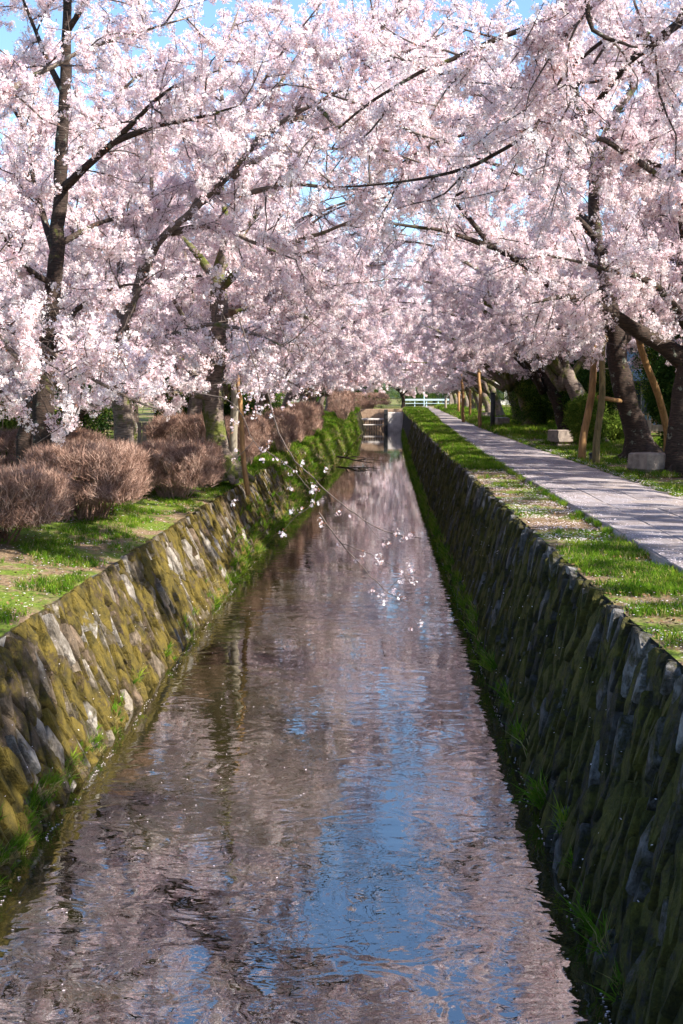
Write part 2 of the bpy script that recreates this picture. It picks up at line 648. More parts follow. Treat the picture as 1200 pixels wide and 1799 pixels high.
rr = np.random.default_rng(11)
for col_i, (xc, w) in enumerate(((2.86, .48), (3.385, .53), (3.93, .50))):
    Y = 4.0 + rr.uniform(0, .5)
    while Y < (64 if col_i < 2 else 40):
        l = rr.uniform(0.75, 1.35)
        if not (col_i == 2 and rr.random() < 0.45):
            me = slab_mesh(w - .018, l - .02, rr)
            link("paving_stone", me, path, (xc + pc(Y + l / 2) + rr.uniform(-.01, .01), Y + l / 2, ZR + .052 + rr.uniform(-.004, .004)),
                 (rr.uniform(-.006, .006), rr.uniform(-.006, .006), -math.atan((pc(Y + 1) - pc(Y))) + rr.uniform(-.01, .01)))
        Y += l

# ------------------------------------------------------------------ stone walls of the canal
def wall(side, label):
    rng = np.random.default_rng(21 if side > 0 else 22)
    xt, xb = (xRt, xRb) if side > 0 else (xLt, xLb)
    zt = (lambda Y: ZR) if side > 0 else zL
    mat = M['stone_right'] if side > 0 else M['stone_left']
    root = thing("stone_wall", label, "wall", (xb(6), 0, 0))
    off = Vector(root.location)

    def S(u, t, out=0.0):      # t: metres up the slope, out: metres proud of the face
        B = Vector((xb(u), u, -0.15))
        T = Vector((xt(u), u, zt(u)))
        D = T - B
        L = D.length
        n = Vector((-side * D.z, 0, side * D.x)).normalized()
        return B + D * (t / L) + n * out

    def slope_len(u):
        return (Vector((xt(u), u, zt(u))) - Vector((xb(u), u, -0.15))).length
    # core behind the stones
    v, f = [], []
    us = list(np.arange(-8, 60, .5)) + list(np.arange(60, Y_END + 3, 1.0))
    ks = 7
    for u in us:
        L = slope_len(u)
        for k in range(ks):
            o = -0.01 + 0.02 * nz(u, k * .3, 2.0, side) if 0 < k < ks - 1 else -0.005
            v.append(S(u, L * k / (ks - 1), o) - off)
    for i in range(len(us) - 1):
        for k in range(ks - 1):
            a = i * ks + k
            q = (a, a + 1, a + ks + 1, a + ks)
            f.append(q if side > 0 else q[::-1])
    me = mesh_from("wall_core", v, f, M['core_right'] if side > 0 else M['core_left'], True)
    link("wall_core", me, root)
    # stones: leaning lozenges set on edge
    hu, hv = (0.082, 0.25) if side > 0 else (0.125, 0.235)
    u0 = -2.0
    na = int((74 - u0) / hu)
    nb = 13
    J = rng.uniform(-1, 1, (na + 3, nb + 4, 2))
    count = 0
    near, far_v, far_f, far_a = [], [], [], []
    order = []
    for a in range(1, na):
        for b in range(0, nb + 1):
            if (a + b) % 2:
                continue
            order.append((a, b))
    for a, b in order:
        u = u0 + a * hu
        L = slope_len(u)
        if b * hv - hv > L:
            continue
        cs = []
        for da, db in ((-1, 0), (0, -1), (1, 0), (0, 1)):
            ja, jb = a + da, b + db
            jx, jy = J[ja, max(jb, 0)] if jb >= 0 else (0, 0)
            lean = 0.0 if side > 0 else 0.05 * (b + db) * hv
            cs.append([u0 + ja * hu + jx * hu * .42 + lean, jb * hv + jy * hv * .30])
        for c in cs:
            c[1] = min(max(c[1], 0.02), L + rng.uniform(-.03, .035))
        area = 0.5 * abs(sum(cs[i][0] * cs[(i + 1) % 4][1] - cs[(i + 1) % 4][0] * cs[i][1] for i in range(4)))
        if area < hu * hv * .35:
            continue
        cu = sum(c[0] for c in cs) / 4
        ct = sum(c[1] for c in cs) / 4
        ring = []
        for i in range(4):
            p, q, r_ = cs[i - 1], cs[i], cs[(i + 1) % 4]
            k = rng.uniform(.03, .12)
            ring.append((q[0] + (p[0] - q[0]) * k, q[1] + (p[1] - q[1]) * k))
            k = rng.uniform(.03, .12)
            ring.append((q[0] + (r_[0] - q[0]) * k, q[1] + (r_[1] - q[1]) * k))
        h = rng.uniform(.015, .085)
        tu, tt = rng.uniform(-.34, .34), rng.uniform(-.12, .12)
        vv = []
        for s_, hh in ((0.93, -0.03), (0.87, h * .8), (0.79, h)):
            for (x, y) in ring:
                dx, dy = (x - cu) * s_, (y - ct) * s_
                o_ = hh + (dx * tu + dy * tt + rng.uniform(-.006, .006) if hh > 0 else 0)
                vv.append(S(cu + dx, ct + dy, o_))
        vv.append(S(cu + rng.uniform(-.02, .02), ct + rng.uniform(-.04, .04), h + rng.uniform(-.006, .012)))
        ff = []
        for r_ in (0, 8):
            for i in range(8):
                k = (i + 1) % 8
                ff.append((r_ + i, r_ + k, r_ + 8 + k, r_ + 8 + i))
        for i in range(8):
            ff.append((16 + i, 16 + (i + 1) % 8, 24))
        if side > 0:
            ff = [q[::-1] for q in ff]
        rv = rng.random() ** (1.0 if side > 0 else 1.25)
        if side > 0:      # upper courses paler: skylight on them put into the colour, besides cleaner stone
            rv = min(1, max(0, rv ** 1.6 * .75 + .35 * max(0, 1 - (L - ct) / .5)))
        near_min = 6.1 if side > 0 else 8.0
        if cu > near_min and count < 300:
            c3 = S(cu, ct)
            me = mesh_from("wall_stone", [x - c3 for x in vv], ff, mat, False, attr=[rv] * 25)
            link("wall_stone", me, root, c3 - off)
            count += 1
        else:
            base = len(far_v)
            far_v += [x - off for x in vv]
            far_f += [tuple(i + base for i in q) for q in ff]
            far_a += [rv] * 25
    me = mesh_from("wall_stones", far_v, far_f, mat, False, attr=far_a)
    link("wall_stones", me, root, kind='stuff')
    return S, slope_len


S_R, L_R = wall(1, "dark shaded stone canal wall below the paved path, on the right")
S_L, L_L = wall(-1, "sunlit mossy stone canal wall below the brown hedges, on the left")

# ------------------------------------------------------------------ scatter with geometry nodes
_gn = {}


def template(name, v, f, mats, midx):
    me = mesh_from(name, v, f, None, False, mats, midx)
    o = bpy.data.objects.new(name, me)
    return o


def gn_group(key, temps):
    if key in _gn:
        return _gn[key]
    ng = bpy.data.node_groups.new(key, 'GeometryNodeTree')
    ng.interface.new_socket("Geometry", in_out='INPUT', socket_type='NodeSocketGeometry')
    ng.interface.new_socket("Geometry", in_out='OUTPUT', socket_type='NodeSocketGeometry')
    N, Lk = ng.nodes, ng.links
    gi = N.new('NodeGroupInput')
    go = N.new('NodeGroupOutput')
    jn = N.new('GeometryNodeJoinGeometry')
    for t in temps:
        oi = N.new('GeometryNodeObjectInfo')
        oi.inputs['Object'].default_value = t
        oi.inputs['As Instance'].default_value = True
        Lk.new(oi.outputs['Geometry'], jn.inputs[0])
    iop = N.new('GeometryNodeInstanceOnPoints')
    iop.inputs['Pick Instance'].default_value = True
    Lk.new(gi.outputs[0], iop.inputs['Points'])
    Lk.new(jn.outputs[0], iop.inputs['Instance'])
    ra = N.new('GeometryNodeInputNamedAttribute')
    ra.data_type = 'FLOAT_VECTOR'
    ra.inputs['Name'].default_value = 'rot'
    e2r = N.new('FunctionNodeEulerToRotation')
    Lk.new(ra.outputs['Attribute'], e2r.inputs[0])
    Lk.new(e2r.outputs[0], iop.inputs['Rotation'])
    sa = N.new('GeometryNodeInputNamedAttribute')
    sa.data_type = 'FLOAT'
    sa.inputs['Name'].default_value = 'scl'
    Lk.new(sa.outputs['Attribute'], iop.inputs['Scale'])
    Lk.new(iop.outputs[0], go.inputs[0])
    _gn[key] = ng
    return ng


def scatter(name, key, temps, P, rot, scl, parent=None, mat=None, **props):
    P = np.asarray(P, dtype=np.float32)
    me = bpy.data.meshes.new(name)
    me.vertices.add(len(P))
    me.vertices.foreach_set("co", P.ravel())
    a = me.attributes.new("rot", 'FLOAT_VECTOR', 'POINT')
    a.data.foreach_set("vector", np.asarray(rot, dtype=np.float32).ravel())
    a = me.attributes.new("scl", 'FLOAT', 'POINT')
    a.data.foreach_set("value", np.asarray(scl, dtype=np.float32))
    if mat:
        me.materials.append(mat)
    o = link(name, me, parent, **props)
    md = o.modifiers.new("scatter", 'NODES')
    md.node_group = gn_group(key, temps)
    return o


# --- templates
def rand_unit(rng):
    v_ = rng.normal(size=3)
    return v_ / np.linalg.norm(v_)


def flower(rng, c, d, size, V, F, MI):
    """five cupped notched petals round a reddish eye"""
    d = Vector(d).normalized()
    a = d.orthogonal().normalized()
    b = d.cross(a)
    c = Vector(c)
    r0 = rng.uniform(0, 6.28)
    for k in range(5):
        t = r0 + k * 2 * math.pi / 5
        e = a * math.cos(t) + b * math.sin(t)
        g = d.cross(e)
        cup = rng.uniform(.15, .5)
        base = len(V)
        V += [c + e * size * .08, c + e * size * .55 + g * size * .30 + d * size * cup * .4,
              c + e * size * .98 + d * size * cup, c + e * size * .55 - g * size * .30 + d * size * cup * .4]
        F.append((base, base + 1, base + 2, base + 3))
        MI.append(0)
    base = len(V)
    V += [c + d * size * .12 + a * size * .17, c + d * size * .12 - a * size * .12 + b * size * .15, c + d * size * .12 - a * size * .12 - b * size * .15]
    F.append((base, base + 1, base + 2))
    MI.append(1)
    # calyx behind
    base = len(V)
    V += [c - d * size * .55, c + a * size * .14, c - a * size * .14, c + b * size * .14]
    F += [(base, base + 1, base + 2), (base, base + 3, base + 1)]
    MI += [1, 1]


def sprig(name, seed, nfl, rad, fs):
    rng = np.random.default_rng(seed)
    V, F, MI = [], [], []
    for k in range(nfl):
        d = rand_unit(rng)
        c = d * rad * rng.uniform(.35, 1.0) * np.array([1, 1, .85])
        dd = d + rng.normal(size=3) * .35
        flower(rng, c, dd, fs * rng.uniform(.8, 1.2), V, F, MI)
        if k % 3 == 0:     # stalk
            base = len(V)
            w = 0.002
            V += [Vector((0, 0, -w)), Vector((0, 0, w)), Vector(c) + Vector((0, 0, 0.001))]
            F.append((base, base + 1, base + 2))
            MI.append(1)
    for k in range(4):      # young coppery leaves
        d = Vector(rand_unit(rng))
        c = d * rad * rng.uniform(.5, 1.1)
        e = (d + Vector(rand_unit(rng)) * .6).normalized() * fs * 1.1
        w_ = e.orthogonal().normalized() * fs * .22
        base = len(V)
        V += [c, c + e * .5 + w_, c + e, c + e * .5 - w_]
        F.append((base, base + 1, base + 2, base + 3))
        MI.append(1)
    return template(name, V, F, [M['petal'], M['calyx'], M['twig']], MI)


SPRIG = [sprig("blossom_sprig", s, 20, .09, .0215) for s in (1, 2, 3)]
SPRIG_FAR = [sprig("blossom_sprig_far", s, 15, .17, .058) for s in (4, 5)]
SPRIG_NEAR = [sprig("blossom_sprig_near", s, 5, .035, .017) for s in (6, 7, 8)]


def tuft(name, seed, n, h, w, spread, mat, lean=.5):
    rng = np.random.default_rng(seed)
    V, F = [], []
    for k in range(n):
        a = rng.uniform(0, 6.28)
        r_ = rng.uniform(0, spread)
        p = Vector((math.cos(a) * r_, math.sin(a) * r_, 0))
        b = rng.uniform(0, 6.28)
        out = Vector((math.cos(b), math.sin(b), 0))
        s_ = Vector((-out.y, out.x, 0)) * w / 2
        hh = h * rng.uniform(.5, 1.1)
        ln = rng.uniform(.1, lean) * hh
        m1 = p + out * ln * .35 + Vector((0, 0, hh * .6))
        m2 = p + out * ln + Vector((0, 0, hh * rng.uniform(.8, 1)))
        base = len(V)
        V += [p - s_, p + s_, m1 + s_ * .8, m1 - s_ * .8, m2]
        F += [(base, base + 1, base + 2, base + 3), (base + 3, base + 2, base + 4)]
    return template(name, V, F, [mat], [0] * len(F))


GRASS = [tuft("grass_tuft", s, 16, .075, .006, .06, M['grass'], .9) for s in (1, 2, 3)] + \
        [tuft("grass_tuft_dry", 9, 12, .06, .005, .06, M['grass_dry'], 1.2)]
GRASS_LONG = [tuft("long_grass_tuft", s, 22, .26, .009, .05, M['grass'], 1.1) for s in (11, 12)] + \
             [tuft("long_grass_tuft_dry", 13, 10, .22, .007, .05, M['grass_dry'], 1.3)]


def twigtuft(name, seed):
    rng = np.random.default_rng(seed)
    V, F = [], []
    for k in range(11):
        p = Vector(rng.uniform(-.05, .05, 3))
        d = Vector((rng.normal() * .5, rng.normal() * .5, 1)).normalized()
        L_ = rng.uniform(.10, .22)
        s_ = Vector(rand_unit(rng)).cross(d).normalized() * .0032
        mid = p + d * L_ * .5 + Vector(rng.uniform(-.015, .015, 3))
        base = len(V)
        V += [p - s_, p + s_, mid + s_, mid - s_, p + d * L_]
        F += [(base, base + 1, base + 2, base + 3), (base + 3, base + 2, base + 4)]
        e = (d + Vector(rand_unit(rng)) * .8).normalized() * L_ * .45
        base = len(V)
        V += [mid - s_ * .8, mid + s_ * .8, mid + e]
        F += [(base, base + 1, base + 2)]
    return template(name, V, F, [M['hedge_twig']], [0] * len(F))


HTWIG = [twigtuft("hedge_twigs", s) for s in (1, 2, 3)]


def leafclump(name, seed, mat, n=22, rad=.13, ls=.055):
    rng = np.random.default_rng(seed)
    V, F = [], []
    for k in range(n):
        d = Vector(rand_unit(rng))
        c = d * rad * rng.uniform(.3, 1)
        e = (d + Vector(rand_unit(rng)) * .8).normalized()
        s_ = e.orthogonal().normalized()
        s_ = (Matrix.Rotation(rng.uniform(0, 6.28), 3, e) @ s_) * ls * .28
        n_ = e.cross(s_).normalized() * ls * .08
        base = len(V)
        V += [c, c + e * ls * .5 + s_ + n_, c + e * ls, c + e * ls * .5 - s_ + n_]
        F += [(base, base + 1, base + 2, base + 3)]
    return template(name, V, F, [mat], [0] * len(F))


LEAFC = [leafclump("leaf_clump", s, M['leaf']) for s in (1, 2)]
LEAFC_L = [leafclump("leaf_clump_light", s, M['leaf_light']) for s in (3, 4)]
LEAFC_M = LEAFC + [LEAFC_L[0]]


def rand_rot(rng, n, tilt=None):
    if tilt is None:
        return rng.uniform(-math.pi, math.pi, (n, 3))
    r_ = rng.uniform(-tilt, tilt, (n, 3))
    r_[:, 2] = rng.uniform(-math.pi, math.pi, n)
    return r_


# ------------------------------------------------------------------ cherry trees
def clearance(x, Y):
    """lowest height at which blossom hangs, over bank, canal and path"""
    if x > xRt(Y) - .2:
        return (4.05 if x < 5.5 else 3.9) if Y < 60 else 3.6
    if x > -3.2:
        return 3.45
    return 2.8 if Y < 17 else 3.0


GAPS = []


def gap(Y, hw, *pp):
    """bare stretch of a limb: blossom does not grow over it"""
    q = np.array([(p[0], p[1], Y + (p[2] if len(p) > 2 else 0)) for p in pp], dtype=float)
    GAPS.append((q, hw))


gap(21, 15, (76, 780), (82, 640), (92, 520), (102, 400), (107, 280), (115, 150), (118, 30), (119, 0))
gap(21, 10, (112, 330), (145, 300, -.5), (200, 250, -1), (240, 210, -1.5), (300, 155, -2))
gap(21, 8, (200, 250, -1), (270, 225, -1.6), (350, 213, -2.2))
gap(24, 11, (205, 620), (215, 580), (245, 510), (280, 430, -.4), (330, 385, -.8), (410, 310, -1.4), (450, 258, -1.8), (510, 212, -2.4), (600, 160, -3))
gap(24, 6, (450, 333, -1.7), (530, 322, -2.4), (610, 329, -3.2), (690, 322, -4))
gap(27.5, 14, (384, 640), (384, 500), (382, 780))
gap(29, 13, (1085, 640), (1078, 570), (1060, 480), (1046, 400), (1043, 330), (1045, 290), (1062, 240), (1085, 190), (1112, 155))
gap(29, 8, (1043, 290), (1028, 230), (1015, 150))
gap(29, 9, (930, 470, -1.2), (860, 430, -2), (825, 385, -2), (797, 350, -2), (815, 333, -2))
gap(29, 7, (860, 430, -2), (790, 405, -2.8), (690, 392, -3.4))
gap(24, 16, (1222, 650), (1165, 608), (1110, 578, -.3))
gap(13, 7, (1000, 0), (950, 27), (870, 65), (790, 105), (725, 130), (650, 175))
gap(13, 6, (1200, 40), (1150, 80), (1040, 190, 1), (940, 225, 1.5), (840, 285, 2), (700, 322, 2.4), (600, 330, 2.8))


def bare(W, rng):
    """True for the points of W that would hide a bare stretch"""
    D = (W - np.array([0, 0, CAM_H])) @ np.array(CMAT)
    u = 600 + D[:, 0] / -D[:, 2] * FPX
    w = 899.5 - D[:, 1] / -D[:, 2] * FPX
    out = np.zeros(len(W), dtype=bool)
    for q, hw in GAPS:
        for a, b in zip(q[:-1], q[1:]):
            d = b[:2] - a[:2]
            t = np.clip(((u - a[0]) * d[0] + (w - a[1]) * d[1]) / (d @ d), 0, 1)
            dist = np.hypot(u - a[0] - t * d[0], w - a[1] - t * d[1])
            out |= (dist < hw * (1 + 2.5 / np.maximum(W[:, 1], 1))) & (W[:, 1] < a[2] + t * (b[2] - a[2]) + .25) & (W[:, 1] > 3)
    out &= rng.random(len(W)) < .86
    tr_ = (W[:, 2] + CAM_H) / np.maximum(W[:, 1], 1)
    hw = .046 + .12 * np.clip(tr_ - .34, 0, .15) + .016 * np.sin(W[:, 2] * 1.7 + W[:, 1])
    out |= (W[:, 1] > 12) & (tr_ > .35) & (tr_ < .465) & (np.abs(W[:, 0] / np.maximum(W[:, 1], 1) + .018) < hw) & (rng.random(len(W)) < .95)
    return out


def make_tree(name, label, base, trunk, limbs, seed, bark='bark', dens=1.0, far=False, group="cherry trees lining the canal", sub=1.0, roots=True):
    """trunk: [(point, radius)...]; limbs: [(points, r0)...]; everything in world coordinates"""
    rng = np.random.default_rng(seed)
    base = Vector(base)
    root = thing(name, label, "tree", base, group)
    B = np.array(base)
    P = [np.array(tuple(p)) - B for p, r_ in trunk]
    C = crom(P, .25)
    tr = np.interp(np.linspace(0, 1, len(C)), np.linspace(0, 1, len(trunk)), [r_ for p, r_ in trunk])
    C[1:-1] += rng.normal(size=(len(C) - 2, 3)) * .012
    if roots:
        tr[0] *= 1.6
        tr[1] *= 1.2
    mb = MB()
    mb.tube(C, tr, 12, rng, .10)
    if roots:
        for k in range(5):
            a = k * 1.257 + rng.uniform(-.3, .3)
            r_ = trunk[0][1]
            d = np.array([math.cos(a), math.sin(a), 0])
            mb.tube([C[0] + np.array([0, 0, .35]) + d * r_ * .4, C[0] + np.array([0, 0, .14]) + d * r_ * 1.1, C[0] + np.array([0, 0, -.04]) + d * r_ * 2.1],
                    [r_ * .5, r_ * .4, r_ * .18], 7, rng, .1)
    mb.build("trunk", M[bark], root, True)
    tubes, spr, sps = [], [], []
    wx, wy, wz = base

    def ok(p):
        X, Yy, Z = p[0] + wx, p[1] + wy, p[2] + wz
        return Z > clearance(X, Yy) + 0.25 * nz(X, Yy, .8, 7) and not (Yy < 10.5 and abs(X) < .32 * max(Yy, 0) + .9)

    for pts, r0, *lb in limbs:
        Q = crom([np.array(tuple(p)) - B for p in pts], .3)
        k = len(Q)
        Q[1:] += np.cumsum(rng.normal(size=(k - 1, 3)) * .018, axis=0) * .6
        rad = r0 * (1 - np.linspace(0, 1, k) ** .9) + .010
        m2 = MB()
        m2.tube(Q, rad, 7, rng, .10)
        m2.build("limb", M[lb[0] if lb else bark], root, True)
        seg = np.linalg.norm(np.diff(Q, axis=0), axis=1)
        S_ = np.concatenate([[0], np.cumsum(seg)])
        tot = S_[-1]
        s0 = min(.9, tot * .18)
        s = s0
        step = (.30 if not far else .42) / sub
        while s < tot:
            t = s / tot
            i = min(k - 2, np.searchsorted(S_, s) - 1)
            i = max(i, 0)
            p = Q[i] + (Q[i + 1] - Q[i]) * ((s - S_[i]) / (seg[i] + 1e-6))
            T = (Q[i + 1] - Q[i]) / (seg[i] + 1e-6)
            d = rand_unit(rng)
            d = d - T * d.dot(T)
            d /= np.linalg.norm(d) + 1e-6
            d[2] += .12
            d = d * .85 + T * rng.uniform(.35, .9)
            d /= np.linalg.norm(d)
            L2 = rng.uniform(.8, 2.1) * (1 - .45 * t)
            n2 = 6
            q = p.copy()
            pl = [q.copy()]
            dd = d.copy()
            for j in range(n2):
                dd = dd + rng.normal(size=3) * .17 + np.array([0, 0, -.035])
                dd /= np.linalg.norm(dd)
                q = q + dd * L2 / n2
                if not ok(q):
                    break
                pl.append(q.copy())
            if len(pl) > 2:
                pl = np.array(pl)
                r2 = min(.022, .008 + L2 * .006)
                tubes.append((pl, r2, .005, 5 if not far else 3))
                # twigs
                nt_ = int((5 if not far else 3) * len(pl) / 7 * L2 / 1.2) + 1
                for _ in range(nt_):
                    ii = rng.integers(0, len(pl) - 1)
                    pp = pl[ii] + (pl[ii + 1] - pl[ii]) * rng.random()
                    T2 = pl[ii + 1] - pl[ii]
                    T2 /= np.linalg.norm(T2) + 1e-6
                    e = rand_unit(rng) * .9 + T2 * .7
                    e[2] += rng.uniform(-.25, .15)
                    e /= np.linalg.norm(e)
                    L3 = rng.uniform(.3, .75)
                    end = pp + e * L3
                    mid = pp + e * L3 * .5 + rng.normal(size=3) * .03
                    if not ok(end):
                        continue
                    tubes.append((np.array([pp, mid, end]), .008, .004, 3))
                    m_ = int(L3 / (.080 if not far else .18) * dens) + 1
                    for w in rng.random(m_) ** .8:
                        spr.append(pp + (end - pp) * w + rng.normal(size=3) * .03)
                m_ = int(L2 * (8 if not far else 3) * dens)
                for w in rng.random(m_):
                    x_ = w * (len(pl) - 1.001)
                    ii = int(x_)
                    spr.append(pl[ii] + (pl[ii + 1] - pl[ii]) * (x_ - ii) + rng.normal(size=3) * .05)
            s += step * rng.uniform(.6, 1.4)
    if tubes:
        o = link("twigs", tubes_mesh("twigs", tubes, M['twig']), root, kind='stuff')
    if spr:
        spr = np.array(spr)
        if wy < 62:
            spr = spr[~bare(spr + B, rng)]
        n = len(spr)
        sc = rng.uniform(.75, 1.35, n)
        scatter("crown", "sprig_far" if far else "sprig", SPRIG_FAR if far else SPRIG, spr, rand_rot(rng, n), sc, root, M['petal'], kind='stuff')
    kids(root)
    return root, len(spr)


def auto_limbs(top, rng, lean=(0, 0), n=8, H=6.0, spread=4.6, r0=.11, low=None):
    limbs = []
    for k in range(n):
        a = k * 2 * math.pi / n + rng.uniform(-.35, .35)
        el = rng.choice([rng.uniform(.25, .6), rng.uniform(.6, 1.0), rng.uniform(1.0, 1.4)])
        L_ = spread * rng.uniform(.85, 1.25)
        d = Vector((math.cos(a), math.sin(a), 0)) + Vector((lean[0], lean[1], 0)) * .55
        d.normalize()
        reach = L_ * math.cos(el) * 1.1 + .8
        rise = L_ * math.sin(el) * 1.15 * H / 6
        p0 = Vector(top) + Vector((0, 0, -rng.uniform(0, .8)))
        p1 = p0 + d * reach * .25 + Vector((0, 0, rise * .35 + .3))
        p2 = p0 + d * reach * .65 + Vector((rng.uniform(-.4, .4), rng.uniform(-.4, .4), rise * .8 + .3))
        p3 = p0 + d * reach * 1.05 + Vector((rng.uniform(-.6, .6), rng.uniform(-.6, .6), rise + .1))
        limbs.append(([p0, p1, p2, p3], r0 * rng.uniform(.6, 1.1)))
    return limbs


def A(Y, *pp):
    """polyline from (px,py[,dY]) triples at distance Y"""
    out = []
    for q in pp:
        out.append(at(q[0], q[1], Y + (q[2] if len(q) > 2 else 0)))
    return out


total = 0
# --- left bank, tall slim trunk
Y = 21.0
b = at(78, 905, Y); b.z = 1.6
tp = A(Y, (76, 780), (82, 640), (92, 520), (102, 400), (107, 280), (115, 150), (118, 30), (126, -90), (130, -190))
tr_ = [(b, .20)] + list(zip(tp, (.18, .16, .14, .125, .115, .10, .075, .05, .03)))
lm = [
    (A(Y, (112, 330), (145, 300, -.5), (200, 250, -1), (240, 210, -1.5), (300, 155, -2), (380, 120, -2.4)), .075),
    (A(Y, (200, 250, -1), (270, 225, -1.6), (350, 213, -2.2), (430, 190, -3)), .05),
    (A(Y, (112, 285), (150, 250, .5), (190, 190, 1), (240, 132, 1.4), (330, 108, 2)), .045),
    (A(Y, (110, 160), (85, 110, .3), (65, 60, .8), (45, 0, 1), (20, -80, 1)), .05),
    (A(Y, (115, 60), (140, 20, -.4), (165, -40, -1), (210, -120, -2)), .05),
    (A(Y, (97, 450), (60, 330, .8), (45, 240, 1), (0, 170, 1.4), (-80, 120, 2)), .06),
    (A(Y, (84, 640), (110, 570, -.5), (145, 535, -1), (200, 510, -2), (260, 500, -3)), .05),
    (A(Y, (80, 640), (50, 620, .2), (0, 605, .5), (-90, 560, 1)), .08),
    (A(Y, (95, 500), (50, 470, -1), (0, 400, -2.2), (-60, 330, -3)), .05),
    (A(Y, (78, 790), (120, 755, -.6), (150, 715, -1.2), (175, 690, -1.9), (240, 680, -3)), .06),
    (A(Y, (120, 10), (90, -80), (70, -180, 1), (90, -290, 2)), .05),
    (A(Y, (120, 0), (190, -90, 1), (260, -170, 1.5), (330, -230, 2)), .05),
    (A(Y, (100, 430), (180, 390, 1.5), (260, 370, 2.8), (340, 360, 4)), .05),
]
_, n = make_tree("cherry_tree", "tall slim dark cherry trunk rising behind the hedges near the left edge", b, tr_, lm, 101, 'bark_dark')
total += n

# --- left bank, leaning tree whose long limb crosses the canal
Y = 24.0
b = at(222, 885, Y); b.z = 1.55
tr_ = [(b, .24)] + list(zip(A(Y, (222, 780), (212, 690), (208, 620), (215, 580)), (.21, .2, .19, .17)))
lm = [
    (A(Y, (213, 590), (245, 510), (280, 430, -.4), (330, 385, -.8), (410, 310, -1.4), (450, 258, -1.8), (510, 212, -2.4), (600, 160, -3), (700, 105, -4), (790, 60, -4.6)), .085),
    (A(Y, (410, 345, -1.4), (450, 333, -1.7), (530, 322, -2.4), (610, 329, -3.2), (690, 322, -4)), .05),
    (A(Y, (208, 640), (150, 560, .8), (130, 430, 1.6), (140, 330, 2)), .09),
    (A(Y, (215, 590), (212, 450, .6), (218, 340, 1), (203, 250, 1.4), (215, 150, 2)), .09),
    (A(Y, (230, 545), (262, 400, 1), (265, 300, 1.5), (268, 220, 2), (300, 120, 2.6)), .07),
    (A(Y, (300, 410, -.5), (370, 395, -.6), (440, 420, -1.4), (520, 450, -2.2)), .06),
    (A(Y, (215, 620), (300, 590, -.6), (370, 570, -1.6), (450, 590, -3), (520, 620, -4)), .07),
    (A(Y, (208, 660), (140, 620, -1), (80, 560, -2.4), (20, 540, -4)), .07),
    (A(Y, (450, 258, -1.8), (470, 180, -1.5), (520, 100, -1.4), (560, 30, -1)), .05),
    (A(Y, (380, 340, -1), (400, 230, -.6), (390, 120, 0), (420, 10, 1)), .06),
    (A(Y, (510, 212, -2.4), (580, 200, -1.5), (660, 200, -1), (750, 170, 0)), .045),
    (A(Y, (410, 310, -1.4), (480, 270, -.6), (580, 260, 0), (680, 270, 1)), .05),
    (A(Y, (600, 160, -3), (640, 90, -2.5), (690, 30, -2)), .04),
    (A(Y, (510, 212, -2.4), (560, 130, -3.4), (640, 70, -4.4), (720, 5, -5)), .04),
    (A(Y, (330, 385, -.8), (420, 220, -1.6), (480, 110, -2.4), (570, -10, -3)), .05),
    (A(Y, (700, 105, -4), (780, 130, -4), (850, 110, -4)), .03),
    (A(Y, (600, 160, -5), (660, 200, -5.6), (730, 235, -6), (800, 260, -6)), .035),
    (A(Y, (560, 190, -4), (620, 240, -5), (700, 270, -5.6), (760, 290, -6)), .03),
]
_, n = make_tree("cherry_tree", "leaning cherry behind the hedges with a long limb reaching over the canal", b, tr_, lm, 102, 'bark')
total += n

# --- left bank, mossy trunk by the props
Y = 27.5
b = at(398, 860, Y); b.z = 1.5
tr_ = [(b, .30)] + list(zip(A(Y, (382, 770), (372, 690), (384, 610), (384, 520), (380, 470)), (.24, .22, .23, .2, .16)))
lm = [
    (A(Y, (382, 500), (340, 440, .4), (300, 400, 1), (260, 330, 2)), .11),
    (A(Y, (380, 480), (400, 400, -.5), (390, 310, -.6), (400, 200, -1)), .1),
    (A(Y, (384, 510), (450, 455, -.6), (540, 418, -1.4), (620, 385, -2.4), (690, 350, -3)), .09),
    (A(Y, (378, 600), (330, 570, -.6), (290, 500, -1), (260, 480, -1.5)), .07),
    (A(Y, (376, 700), (300, 688, -.8), (250, 692, -1.8), (190, 700, -3)), .05),
    (A(Y, (384, 560), (460, 540, -.4), (540, 560, -1.3), (600, 600, -2)), .08),
    (A(Y, (372, 690), (330, 650, 1), (290, 610, 2), (240, 600, 3)), .1),
    (A(Y, (384, 480), (450, 380, 1), (510, 300, 2), (560, 230, 3)), .08),
    (A(Y, (380, 640), (440, 640, -2), (490, 660, -4), (560, 700, -6)), .06),
]
_, n = make_tree("cherry_tree", "stout moss covered cherry trunk beside the wooden props on the left bank", b, tr_, lm, 103, 'bark_mossy')
total += n

